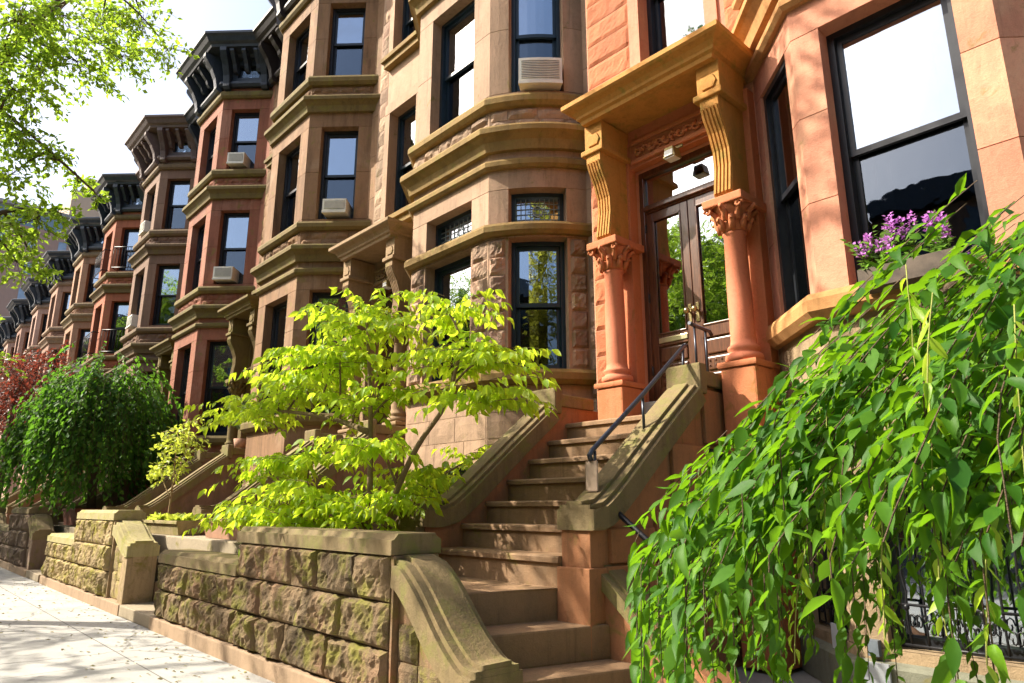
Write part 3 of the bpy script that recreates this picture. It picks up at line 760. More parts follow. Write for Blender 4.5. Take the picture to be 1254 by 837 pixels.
# iron hatch under the right wing of the near stoop is just an opening: its inner shade is a solid near-black block
m = MB(); m.box((-3.165, 5.18, 1.25), (-3.125, 5.80, 1.74)); tag(m.build('cellar_opening_shade', DARK), 'small black block painted as the shade of a cellar opening in the side wall of the near stoop', 'opening')
def block_joints():
    m = MB(); rg = random.Random(3)
    for (y0, y1, z0, z1) in ((3.83, 4.35, .88, 1.12), (3.78, 4.35, .45, .87), (4.37, 5.15, .88, 1.24), (5.12, 5.78, 1.78, 2.25), (4.62, 5.16, 1.26, 1.76), (4.37, 5.16, .45, .87), (5.18, 5.78, .45, .87), (5.18, 5.78, .88, 1.24)):
        m.r = rg.random(); ztop0 = None
        m.box((-3.165, y0 + .005, z0 + .005), (-3.145 + .018, y1 - .005, z1 - .005), bev=.008)
    return m
bj = block_joints().build('wall_block', STEPSIDE, [o for o in COL.objects if o.get('label', '').startswith('wide brown')][0])

# lower flight, running along the sidewalk (landing z .72)
sk = .27
T = thing('lower_steps', 'three broad steps and landing turning from the sidewalk up to the near stoop', 'steps', (-3.2, 3.2, 0))
for k, (off, z) in enumerate(((0, .72), (.31, .51), (.60, .30), (.92, .10))):
    m = MB(); m.r = [.6, .4, .55, .5][k]
    xe = lambda y: -3.42 + (y - 3.70) * sk + off
    xb = -4.86 if k == 0 else None
    y0, y1 = 2.70, 3.745 + .0
    if k == 0: poly = [(-4.90, y0), (xe(y0), y0), (xe(3.70), 3.70), (-3.42, 3.66), (-4.90, 3.66)]
    else: poly = [(xe(y0) - off - .0 + (off - .34), y0), (xe(y0), y0), (xe(y1), y1), (xe(y1) - .40, y1)]
    m.prism(poly, 'z', z - .215, z - .001, bev=.014)
    m.build('landing' if k == 0 else 'step', STEP, T)
T = thing('lower_stair_wall', 'sloping pale coped wall edging the lower steps on the house side, partly under vines', 'wall', (-3, 3.9, 0))
m = MB(); m.prism([(-3.42, 0), (-1.95, 0), (-1.95, .12), (-2.1, .12), (-3.30, .86), (-3.42, .86)], 'y', 3.75, 3.98); m.build('side_wall', STEPSIDE, T)
m = MB()
pl = smooth_line([(-3.36, .97), (-3.18, .86), (-2.75, .50), (-2.35, .20), (-2.15, .13)], 4)
poly = [(x, z) for x, z in pl] + [(x, z - .11) for x, z in reversed(pl)]
m.prism(poly, 'y', 3.72, 4.02, bev=.03); m.prism([(x, z + .025) for x, z in pl] + [(x, z - .02) for x, z in reversed(pl)], 'y', 3.79, 3.95, bev=.012)
m.build('coping', COPE, T)
m = MB(); m.tube([(-3.2, 3.9, .9), (-3.2, 3.9, 1.25)], .014, 8); m.tube([(-3.25, 3.9, 1.25), (-3.2, 3.9, 1.28), (-2.3, 3.9, .62)], .02, 8); m.tube([(-2.3, 3.9, .62), (-2.3, 3.9, .15)], .014, 8)
m.build('handrail', IRON, T)

# ------------------------------------------------------------------ front garden walls
WY, WT = 2.50, .32
def cap(m, x0, x1, z0, z1, y0=WY, y1=WY + WT, ov=.03):
    h = z1 - z0
    m.prism([(y0 - ov, z0), (y0 - ov, z1 - h * .3), (y0 - ov + .03, z1 - h * .28), (y0 - ov + .05, z1), (y1 + ov - .05, z1), (y1 + ov - .03, z1 - h * .28), (y1 + ov, z1 - h * .3), (y1 + ov, z0)], 'x', x0, x1, bev=.008)
def front_wall(x_low, x_high, x_pier, x_end, zl, zh, label, mats, dy=0, fine=True, seed=1, x_cut=None, ztop_lo=.84):
    rockm, copem, plm = mats; rng = random.Random(seed); y = WY + dy
    T = thing('garden_wall', label, 'wall', ((x_low + x_pier) / 2, y, 0), 'stone garden walls along the sidewalk')
    sg = Seg((x_low, y), (x_pier, y)); res = .022 if fine else .04
    m = MB(); m.box((x_low, y + .01, 0), (x_high, y + WT, zl - .001)); m.box((x_high, y + .01, 0), (x_pier - .002, y + WT, zh - .001)); m.build('wall_core', MORTAR, T)
    m = MB(); k = (zh - .14) / 3 if fine else (zh - .14) / 3
    zs = [.13, .13 + k, .13 + 2 * k, zh]
    dep = .062
    for j in range(3):
        top = zl if j == 2 else None
        if zs[j + 1] <= zl + .03 or j < 2: rough_rows(m, sg, .0, x_high - x_low, zs[j], min(zs[j + 1], zl), 1, .48, dep, rng, res)
        rough_rows(m, sg, x_high - x_low, sg.L - .01, zs[j], zs[j + 1], 1, .55, dep, rng, res)
    m.build('rock_faced_stone', rockm, T)
    m = MB(); cap(m, x_low - .03, x_high - .005, zl, zl + .13, y, y + WT); m.build('low_coping', copem, T)
    m = MB(); cap(m, x_high - .04, x_pier + .03, zh, zh + .13, y, y + WT, .035); m.build('high_coping', copem, T)
    m = MB(); m.box((x_pier, y + .0, 0), (x_pier + .02, y + WT - .0, zh - .003))
    m.box((x_pier + .0, y - .015, zh - .07), (x_pier + .035, y + WT + .015, zh - .004), bev=.008); m.build('pier_face', plm, T)
    # scroll sloping down to the entrance end
    L = x_end - x_pier; A = zh - .06; Bz = x_cut if x_cut is not None else .40
    line = smooth_line([(x_pier + .02, A), (x_pier + .14 * L, A - .03 * (A - Bz)), (x_pier + .34 * L, A - .26 * (A - Bz)), (x_pier + .62 * L, Bz + .30 * (A - Bz)), (x_pier + .82 * L, Bz + .06 * (A - Bz)), (x_end - .06, Bz), (x_end, Bz)], 5)
    m = MB(); low = [(x_pier + .02, .12), (x_end - .01, .12)] + [(x, z - .09) for x, z in reversed(line)]
    m.prism(low, 'y', y + .05, y + WT - .03); m.build('scroll_wall', plm, T)
    m = MB(); sg2 = Seg((x_pier + .03, y + .045), (x_end, y + .045)); rough_rows(m, sg2, 0, .26 * L, .14, A - .34 * (A - Bz) - .16, .28, .5, .02, rng, .03); rough_rows(m, sg2, .26 * L, .56 * L, .14, Bz + .0 if Bz > .5 else .36, .25, .5, .02, rng, .03); m.build('scroll_side_stone', rockm, T)
    m = MB()
    P = [Vector(p) for p in line]
    def off(P, t):
        o = []
        for i, p in enumerate(P):
            d = (P[min(i + 1, len(P) - 1)] - P[max(i - 1, 0)]).normalized(); o.append((p.x - d.y * t, p.y + d.x * t))
        return o
    def slab(y0, y1, t0, t1, bev): m.prism(off(P, t1) + off(P, t0)[::-1], 'y', y0, y1, bev=bev)
    slab(y - .03, y + WT + .03, -.13, -.0, .022); slab(y - .0, y + WT + .0, .001, .035, .013); slab(y + .055, y + WT - .055, .036, .06, .009)
    m.build('scroll_coping', copem, T)
    m = MB(); m.box((x_end - .24, y - .012, .10), (x_end - .01, y + WT + .012, Bz - .13), bev=.012); m.build('end_block', plm, T)
    m = MB(); m.box((x_low - .02, y - .05, -.02), (x_end + .01, y + WT + .03, .128), bev=.012); m.build('plinth', PLINTH, T)
    return T
W1 = (ROCKW, COPE, stone('wall_dressed_stone', (.26, .165, .09), (.11, .08, .045), moss, .35, .8, .9, .45, .5, patch=(.40, .16, .08)))
W2 = (stone('mossy_wall_stone', (.40, .30, .16), (.17, .12, .06), (.30, .27, .04), .42, .6, .95, .8, 1., grit=2), stone('yellow_coping', (.36, .31, .15), (.2, .16, .08), (.26, .25, .05), .3, .5), stone('pink_dressed_stone', (.37, .265, .15), (.18, .13, .07), moss, .3, .7, .9, .5))
front_wall(-8.33, -6.19, -3.80, -2.98, .68, .965, 'rough brown stone wall with scroll end, in front of the bright green dogwood', W1, seed=4, x_cut=.38)
front_wall(-14.6, -12.52, -10.43, -9.61, .70, 1.10, 'yellow mossy stone wall and pier with scroll end, left of the planters', W2, seed=9, x_cut=.80)
W3 = (stone('dark_wall', (.22, .15, .10), (.1, .07, .05), moss, .2), COPE, stone('dark_dressed', (.22, .15, .10), (.1, .07, .05), moss, .2))
front_wall(-21.0, -19.0, -16.85, -16.1, .75, 1.15, 'dark shaded stone wall under the weeping tree', W3, fine=False, seed=12, x_cut=.8)
front_wall(-27.0, -25.0, -23.0, -22.2, .75, 1.15, 'far stone wall beyond the weeping tree', W3, fine=False, seed=13, x_cut=.8)
front_wall(-33.5, -31.5, -29.5, -28.6, .75, 1.15, 'farthest stone garden wall', W3, fine=False, seed=14, x_cut=.8)

# terraces with the planters; threshold steps in the gaps
for gx, lab in ((-9.61, 'stone entrance steps and ledge carrying the planters behind the walls'), (-16.1, 'shaded entrance steps and ledge left of the yellow mossy wall')):
    T = thing('entrance_ledge', lab, 'steps', (gx + .6, 3.2, 0))
    x0, x1 = (gx - 2.3, gx + 3.6)
    for k, (y, z, a, b) in enumerate(((2.46, .125, gx + .02, gx + 1.26), (2.84, .36, gx - .1, gx + 1.3), (2.9, .62, x0, x1), (3.05, .895, x0, x1))):
        m = MB(); m.r = .5 + .1 * k
        m.box((a, y, 0 if k == 0 else z - .3), (b, [2.84, 3.0, 3.1, 4.1][k], z), bev=.012); m.build('threshold' if k == 0 else 'ledge', TERRACE if k != 1 else STEP, T)
    m = MB(); m.box((x0, 4.1, .5), (x1, 4.16, 1.02), bev=.01); m.build('back_coping', COPE, T)

def planter(x0, x1, y0, y1, z0, z1, mat, label, taper=.05):
    T = thing('planter', label, 'planter', ((x0 + x1) / 2, (y0 + y1) / 2, z0))
    m = MB(); t = taper; r = .025
    B = [(x0 + t, y0 + t, z0), (x1 - t, y0 + t, z0), (x1 - t, y1 - t, z0), (x0 + t, y1 - t, z0)]; Tt = [(x0, y0, z1), (x1, y0, z1), (x1, y1, z1), (x0, y1, z1)]
    In = [(x0 + r, y0 + r, z1), (x1 - r, y0 + r, z1), (x1 - r, y1 - r, z1), (x0 + r, y1 - r, z1)]; Lo = [(p[0], p[1], z1 - .05) for p in In]
    for i in range(4):
        j = (i + 1) % 4
        m.face([B[i], B[j], Tt[j], Tt[i]]); m.face([Tt[i], Tt[j], In[j], In[i]]); m.face([In[i], In[j], Lo[j], Lo[i]])
    m.face(B); 
    m.box((x0 - .012, y0 - .012, z1 - .045), (x1 + .012, y0 + .004, z1 - .004), bev=.006)
    m.build('pot', mat, T)
    m = MB(); m.grid([[(x0 + r + (x1 - x0 - 2 * r) * i / 10, y0 + r + (y1 - y0 - 2 * r) * j / 6, z1 - .035 + random.uniform(-.01, .012)) for i in range(11)] for j in range(7)]); m.build('soil', SOIL, T)
    return T
planter(-11.75, -9.95, 3.12, 3.5, .90, 1.09, stone('mossy_trough', (.33, .26, .13), (.16, .13, .06), (.2, .19, .04), .4), 'mossy stone trough planter holding the small yellow green tree')
planter(-9.1, -7.6, 3.15, 3.6, .90, 1.13, TERRA, 'pale terracotta trough planter left of the dogwood')
planter(-5.75, -4.95, 3.0, 3.4, .5, .9, TERRA, 'terracotta tub behind the rough wall that the dogwood grows from', .08)
planter(-18.3, -17.0, 3.3, 3.9, .9, 1.25, plain('red_clay', (.28, .09, .05), .8), 'red clay planter under the weeping tree')
m = MB(); m.box((-8.4, 2.84, 0), (-5.2, 3.4, .66)); m.box((-8.0, 3.4, 0), (-5.2, YA, .55)); struct(m.build('garden_bed', SOIL))

# ------------------------------------------------------------------ ground
def concrete(name, col, sx, sy, rough=.9):
    m_, nt, out = new_mat(name); v = coords(nt)
    n1 = noise_n(nt, v, 1.3, 8, .65); n2 = noise_n(nt, v, 60, 4, .7); n3 = noise_n(nt, v, 8, 6, .7)
    c = mix(nt, ramp(nt, n1, .35, .7), col, tuple(x * .78 for x in col)); c = mix(nt, ramp(nt, n2, .45, .75, 0, .4), c, tuple(x * .6 for x in col))
    c = mix(nt, ramp(nt, n3, .6, .75, 0, .3), c, tuple(x * .5 for x in col))
    sp = nt.nodes.new('ShaderNodeSeparateXYZ'); nt.links.new(v, sp.inputs[0]); jm = None
    for ax, s, o in (('X', sx, .3), ('Y', sy, .12)):
        a = mathn(nt, 'FRACT', mathn(nt, 'DIVIDE', mathn(nt, 'ADD', sp.outputs[ax], 1000 + o), s), 0)
        l = mathn(nt, 'LESS_THAN', a, .012 / s); jm = l if jm is None else mathn(nt, 'MAXIMUM', jm, l)
    c = mix(nt, mathn(nt, 'MULTIPLY', jm, .75), c, (.06, .055, .05))
    vo = nt.nodes.new('ShaderNodeTexVoronoi'); vo.feature = 'DISTANCE_TO_EDGE'; vo.inputs['Scale'].default_value = .42
    wv = nt.nodes.new('ShaderNodeVectorMath'); wv.operation = 'ADD'; nz = nt.nodes.new('ShaderNodeTexNoise'); nz.inputs['Scale'].default_value = 3.; nz.inputs['Detail'].default_value = 6
    nt.links.new(v, nz.inputs['Vector']); sc_ = nt.nodes.new('ShaderNodeVectorMath'); sc_.operation = 'SCALE'; sc_.inputs['Scale'].default_value = .25; nt.links.new(nz.outputs['Color'], sc_.inputs[0])
    nt.links.new(v, wv.inputs[0]); nt.links.new(sc_.outputs[0], wv.inputs[1]); nt.links.new(wv.outputs[0], vo.inputs['Vector'])
    c = mix(nt, ramp(nt, vo.outputs['Distance'], .002, .006, .6, 0), c, (.07, .06, .05))
    v2 = nt.nodes.new('ShaderNodeTexVoronoi'); v2.inputs['Scale'].default_value = 2.2; nt.links.new(v, v2.inputs['Vector'])
    c = mix(nt, ramp(nt, v2.outputs['Distance'], .05, .075, .55, 0), c, (.12, .11, .10))
    bs = nt.nodes.new('ShaderNodeBsdfPrincipled'); nt.links.new(c, bs.inputs['Base Color']); bs.inputs['Roughness'].default_value = rough
    b = nt.nodes.new('ShaderNodeBump'); b.inputs['Strength'].default_value = .4; b.inputs['Distance'].default_value = .01
    nt.links.new(mathn(nt, 'SUBTRACT', n2, jm), b.inputs['Height']); nt.links.new(b.outputs[0], bs.inputs['Normal']); nt.links.new(bs.outputs[0], out.inputs[0])
    return m_
CONC = concrete('sidewalk_concrete', (.38, .365, .335), 1.55, 1.5)
YARD = concrete('areaway_concrete', (.33, .30, .26), 3.1, 3)
ASPH = plain('asphalt', (.05, .05, .052), .9, var=.4, bump=.5, scale=14)
def sheet(name, x0, x1, y0, y1, z, mat, thick=0):
    m = MB()
    if thick: m.box((x0, y0, z - thick), (x1, y1, z))
    else: m.face([(x0, y0, z), (x1, y0, z), (x1, y1, z), (x0, y1, z)])
    return struct(m.build(name, mat, fix=False))
sheet('ground', -400, 400, -400, 400, -.18, plain('ground_soil', (.12, .10, .08), .95, scale=.5))
sheet('road', -300, 100, -11.5, -2.2, -.15, ASPH)
sheet('sidewalk', -300, 60, -2.0, 2.46, 0, CONC, .17)
sheet('kerb', -300, 60, -2.2, -2.004, -.004, plain('kerb_granite', (.33, .32, .31), .8), .16)
sheet('front_yard', -90, 8, 2.464, 6.9, -.006, YARD, .16)
sheet('opposite_sidewalk', -300, 60, -16, -11.5, 0, CONC, .17)

# ------------------------------------------------------------------ air conditioners
def aircon(hk, key, fl, label, du=0., w=.52, h=.34, side=0):
    inf = H[hk][1]; sg = inf[key] if key != 'rec' else inf['rec']
    m_ = inf['cols'][key][1]; z0 = (2.85, 6.45, 9.47)[fl] + (.03 if hk == 2 else .08); uc = sg.L / 2 + du; D = .2
    p = sg.P(uc, .05, z0); T = thing('air_conditioner', label, 'air conditioner', p, 'air conditioners in the house windows')
    m = MB(); pbox(m, sg, uc - w / 2, uc + w / 2, z0, z0 + h, -D - .25, .12); m.build('housing', ACW, T)
    m = MB(); n = 11
    pbox(m, sg, uc - w / 2 + .035, uc + w / 2 - .035, z0 + .07, z0 + h - .035, .122, .125)
    g = m.build('grille_panel', ACG, T); m = MB()
    for k in range(n):
        z = z0 + .08 + (h - .125) * k / (n - 1); pbox(m, sg, uc - w / 2 + .035, uc + w / 2 - .035, z - .004, z + .004, .127, .135)
    m.build('louvre', ACW, T)
    m = MB(); pbox(m, sg, uc - w / 2 + .0, uc + w / 2 - .0, z0 - .012, z0 + .028, .10, .145); m.build('drip_tray', ACW, T)
aircon(2, 'rc', 1, 'cream air conditioner in the curved bay window of the beige house above its leaded transom', .05, .52, .37)
aircon(3, 'rc', 1, 'small cream air conditioner in the second floor window of the tan brownstone', .02, .44, .27)
aircon(4, 'rc', 1, 'air conditioner in the second floor window of the red brown house with blue black cornice', -.1, .46, .32)
aircon(4, 'rc', 2, 'air conditioner in the top floor window of the red brown house with blue black cornice', -.08, .42, .30)
aircon(5, 'fr', 2, 'air conditioner on the street front, top floor of the mauve brown house', .0, .5, .36)
aircon(5, 'fr', 1, 'air conditioner on the street front, second floor of the mauve brown house', .0, .5, .36)
aircon(7, 'rc', 1, 'air conditioner in the first house beyond the brick red one', -.1, .42, .3)
aircon(8, 'rc', 1, 'air conditioner in the second house beyond the brick red one', -.1, .42, .3)

# balcony rails of the brick red house
for fl, z in ((1, 6.4), (2, 9.45)):
    for key in ('rc', 'fr'):
        sg = H[6][1][key]; m = MB(); a, b = .2, sg.L - .2
        for zz in (z + .08, z + .85): m.tube([sg.P(a, .0, zz), sg.P(a, .2, zz), sg.P(b, .2, zz), sg.P(b, .0, zz)], .018, 5)
        for k in range(9): u = a + (b - a) * k / 8; m.tube([sg.P(u, .2, z + .08), sg.P(u, .2, z + .85)], .010, 4)
        m.build('balcony_rail', IRON, H[6][0])

# window grilles at the near house's basement
def grille(sg, u0, u1, z0, z1, parent):
    m = MB(); o = -.08
    for z in (z0 + .03, z0 + .28, z1 - .05): m.tube([sg.P(u0, o, z), sg.P(u1, o, z)], .010, 6)
    n = max(5, int((u1 - u0) / .105))
    for k in range(n + 1):
        u = u0 + (u1 - u0) * k / n
        pts = []
        for q in range(13):
            z = z0 + .02 + (z1 - z0 - .04) * q / 12; w = .010 * math.sin(q * 2.4 + k) if k % 2 else 0
            pts.append(sg.P(u + w, o, z))
        m.tube(pts, .008, 5)
        if k % 2: m.lathe(sg.P(u, o, 0)[:2], [(0, z0 + .24), (.018, z0 + .255), (.018, z0 + .275), (0, z0 + .29)], 8)
    for k in range(n):
        uc = u0 + (u1 - u0) * (k + .5) / n; s = 1 if k % 2 else -1
        for d in (1, -1):
            pts = [sg.P(uc + d * (.045 - .0036 * t) * math.cos(t * .75) * .6 + d * .018, o, z0 + .155 + s * .02 + (.055 - .004 * t) * math.sin(t * .75)) for t in range(10)]
            m.tube(pts, .0055, 5)
    m.build('window_grille', IRON, parent)
h1 = H[1]
for key in ('lc', 'fr', 'rc'):
    sg = h1[1][key]; mm = h1[1]['cols'][key][1]; grille(sg, mm - .03 + .004, sg.L - mm + .03 - .004, .35, 1.75, h1[0])
m = MB(); sgf = h1[1]['fr']; m.face([sgf.P(.2, -.31, .5), sgf.P(1.18, -.31, .5), sgf.P(1.18, -.31, 1.1), sgf.P(.2, -.31, 1.1)]); m.build('lower_blind', BLIND, h1[0])
# small service boxes
sgl = h1[1]['lc']
T = thing('meter_box', 'small white utility panel mounted low on the stone pier between the basement grilles', 'utility box', sgf.P(.1, .08, .2))
m = MB(); pbox(m, sgf, .02, .22, .14, .27, .075, .10); m.build('panel', WHITE, T)
m = MB(); pbox(m, sgf, .08, .15, .30, .40, .0, .05); m.build('grey_fitting', plain('grey_box', (.12, .14, .16), .5), T)
m = MB(); pbox(m, sgl, .62, .80, .27, .44, .02, .035); tag(m.build('white_plate', WHITE), 'blank white plate leaning at the narrow basement grille', 'plate')

# flower box with purple flowers on the near window sill
T = thing('flower_box', 'window box of purple flowers in front of the big near window', 'flower box', sgf.P(.7, .12, 2.85))
m = MB(); pbox(m, sgf, .40, 1.0, 2.72, 2.86, .13, .30); m.build('box', plain('weathered_wood', (.10, .075, .055), .85, var=.5), T)
rng = np.random.default_rng(5); P = []; Dv = []; FP = []; FD = []
for k in range(34):
    u = .42 + .56 * rng.random(); x, y, z = sgf.P(u, .19 + .08 * rng.random(), 2.84); hgt = .14 + .26 * rng.random()
    lean = rng.normal(0, .15, 2)
    for q in range(16):
        t = q / 15; a = rng.random() * 6.28
        P.append((x + lean[0] * hgt * t, y + lean[1] * hgt * t, z + hgt * t * .8)); Dv.append((math.cos(a), math.sin(a), .5))
    if k < 22:
        for q in range(44):
            t = .55 + .5 * rng.random(); a = rng.random() * 6.28; FP.append((x + lean[0] * hgt * t + .012 * math.cos(a), y + lean[1] * hgt * t + .012 * math.sin(a), z + hgt * t)); FD.append((math.cos(a), math.sin(a), .2 + rng.random()))
leaves_mesh('leaves', np.array(P), np.array(Dv), .045 + .02 * rng.random(len(P)), leaf_mat('box_leaf', (.08, .16, .03), (.14, .24, .05), (.2, .4, .05)), T, 'full', .5)
struct(leaves_mesh('flowers', np.array(FP), np.array(FD), .022 + .01 * rng.random(len(FP)), leaf_mat('purple_petal', (.50, .13, .62), (.68, .30, .75), (.8, .35, .85)), T, 'diamond', .9), 'stuff')

# ================================================================== trees and plants
def spread(rng, n):
    v = rng.normal(0, 1, (n, 3)); return v / np.linalg.norm(v, axis=1, keepdims=True)
LM_dog = leaf_mat('dogwood_leaf', (.17, .33, .015), (.38, .53, .03), (.78, .97, .05), .60, .45, .3)
LM_weep = leaf_mat('weeping_leaf', (.018, .08, .006), (.075, .18, .012), (.24, .50, .012), .38, .55, .22)
LM_dome = leaf_mat('dome_leaf', (.03, .10, .012), (.10, .20, .025), (.18, .42, .03), .38, .6, .2)
LM_street = leaf_mat('street_tree_leaf', (.12, .24, .02), (.22, .34, .03), (.48, .70, .05), .5)
LM_red = leaf_mat('plum_leaf', (.055, .016, .015), (.13, .032, .022), (.34, .07, .04), .35)
LM_small = leaf_mat('lime_leaf', (.25, .34, .03), (.38, .44, .06), (.65, .75, .08), .5)
LM_con = leaf_mat('conifer_needle', (.05, .11, .04), (.11, .17, .06), (.15, .25, .08), .2)

def arc(p0, p1, sagv, n=6):
    p0 = np.array(p0, float); p1 = np.array(p1, float); out = []
    for i in range(n + 1):
        t = i / n; out.append(tuple(p0 + (p1 - p0) * t + np.array(sagv) * 4 * t * (1 - t)))
    return out

# --- the bright green dogwood
def dogwood():
    rng = np.random.default_rng(11)
    T = thing('dogwood_tree', 'bright yellow green layered dogwood growing behind the rough stone wall', 'tree', (-5.3, 3.2, .86))
    pads = [(-5.64, 3.30, 3.0, .78, 1.0), (-4.55, 3.45, 2.9, .50, .9), (-5.75, 3.10, 2.66, .80, 1.0), (-4.55, 3.55, 2.52, .60, 1.), (-3.98, 3.40, 2.10, .5, 1.), (-7.35, 3.00, 2.28, .60, 1.), (-7.95, 3.1, 2.36, .42, .7),
            (-4.95, 3.05, 1.74, .48, 1.), (-5.65, 4.25, 1.55, .50, 1.), (-5.6, 4.75, 1.78, .42, 1.), (-7.05, 2.95, 1.24, .5, 1.1), (-5.85, 2.95, 1.36, .60, 1.1), (-5.0, 3.30, 1.32, .50, 1.), (-6.75, 3.25, 2.42, .55, .9), (-6.3, 3.4, 2.78, .45, .8), (-7.5, 2.95, 1.14, .36, .9), (-6.3, 3.0, 2.45, .5, .8), (-4.1, 3.5, 2.42, .5, .8), (-6.5, 2.9, 1.2, .5, .9), (-5.2, 3.4, 2.25, .5, .5), (-5.45, 3.7, 1.5, .45, .9), (-7.0, 3.1, 2.6, .45, .7), (-6.2, 3.1, 1.72, .6, 1.), (-5.55, 3.2, 2.15, .5, .8), (-6.9, 3.0, 1.62, .5, .9), (-5.3, 3.1, 1.2, .45, 1.), (-6.2, 3.0, 1.15, .5, 1.)]
    tr = MB()
    base = (-5.25, 3.2, .86)
    stems = [[base, (-5.27, 3.2, 1.5), (-5.33, 3.2, 2.2), (-5.48, 3.22, 2.9)], [(-5.1, 3.25, .86), (-4.98, 3.25, 1.3), (-4.75, 3.32, 1.75), (-4.5, 3.42, 2.1), (-4.4, 3.5, 2.6)], [(-5.4, 3.2, .86), (-5.8, 3.1, 1.1), (-6.5, 3.0, 1.2)], [(-5.3, 3.2, 1.9), (-6.0, 3.15, 2.1), (-6.9, 3.05, 2.25)], [(-5.15, 3.3, .86), (-5.35, 3.6, 1.2), (-5.55, 4.1, 1.5)]]
    for s in stems: tr.tube(smooth_line3(s), [.032 - .018 * i / (len(smooth_line3(s)) - 1) for i in range(len(smooth_line3(s)))], 7)
    allp = [np.array(q) for s in stems for q in smooth_line3(s)]
    P = []; D = []; S = []
    for (x, y, z, Rr, dn) in pads:
        c = np.array((x, y, z)); j = min(allp, key=lambda q: np.linalg.norm(q - (c - (0, 0, .25))))
        pts = arc(j, c, (0, 0, .04)); tr.tube(pts, [.013 - .006 * i / 6 for i in range(7)], 5)
        nt_ = int(38 * dn * (Rr / .6))
        for k in range(nt_):
            a = rng.random() * 6.283; L = Rr * (.40 + .68 * rng.random()); el = rng.normal(.03, .13)
            st = c + np.array((rng.normal(0, .1), rng.normal(0, .1), rng.normal(0, .055)))
            dirv = np.array((math.cos(a), math.sin(a) * .9, el))
            n = int(L / .042); tw = []
            for q in range(n + 1):
                t = q / n; p = st + dirv * L * t + np.array((0, 0, .09 * t - .26 * L * t * t)); tw.append(tuple(p))
                if t > .15:
                    for s_ in (-1, 1):
                        if rng.random() < .62:
                            ax = np.array((-dirv[1], dirv[0], 0)) * s_
                            d = dirv * .45 + ax * (.7 + .3 * rng.random()) + np.array((0, 0, -.55 - .5 * rng.random())) + rng.normal(0, .18, 3)
                            P.append(p + rng.normal(0, .008, 3)); D.append(d); S.append(.062 + .058 * rng.random())
            if k % 2 == 0: tr.tube(tw[::2] if len(tw) > 4 else tw, .0035, 3, cap=False)
            d = dirv * .8 + np.array((0, 0, -.6)); P.append(np.array(tw[-1])); D.append(d); S.append(.11)
    tr.build('trunk', stone('dogwood_bark', (.20, .14, .07), (.09, .06, .03), None, 0, .4, .9, .4), T, weld=False, fix=False)
    leaves_mesh('crown', np.array(P), np.array(D), np.array(S), LM_dog, T, 'full', .52, rs=3, flat=.5)
def smooth_line3(pts, n=4):
    out = []
    for i in range(len(pts) - 1):
        p0 = Vector(pts[max(0, i - 1)]); p1 = Vector(pts[i]); p2 = Vector(pts[i + 1]); p3 = Vector(pts[min(len(pts) - 1, i + 2)])
        for k in range(n):
            t = k / n
            out.append(tuple(.5 * ((2 * p1) + (p2 - p0) * t + (2 * p0 - 5 * p1 + 4 * p2 - p3) * t * t + (3 * p1 - p0 - 3 * p2 + p3) * t ** 3)))
    out.append(tuple(pts[-1])); return out
dogwood()

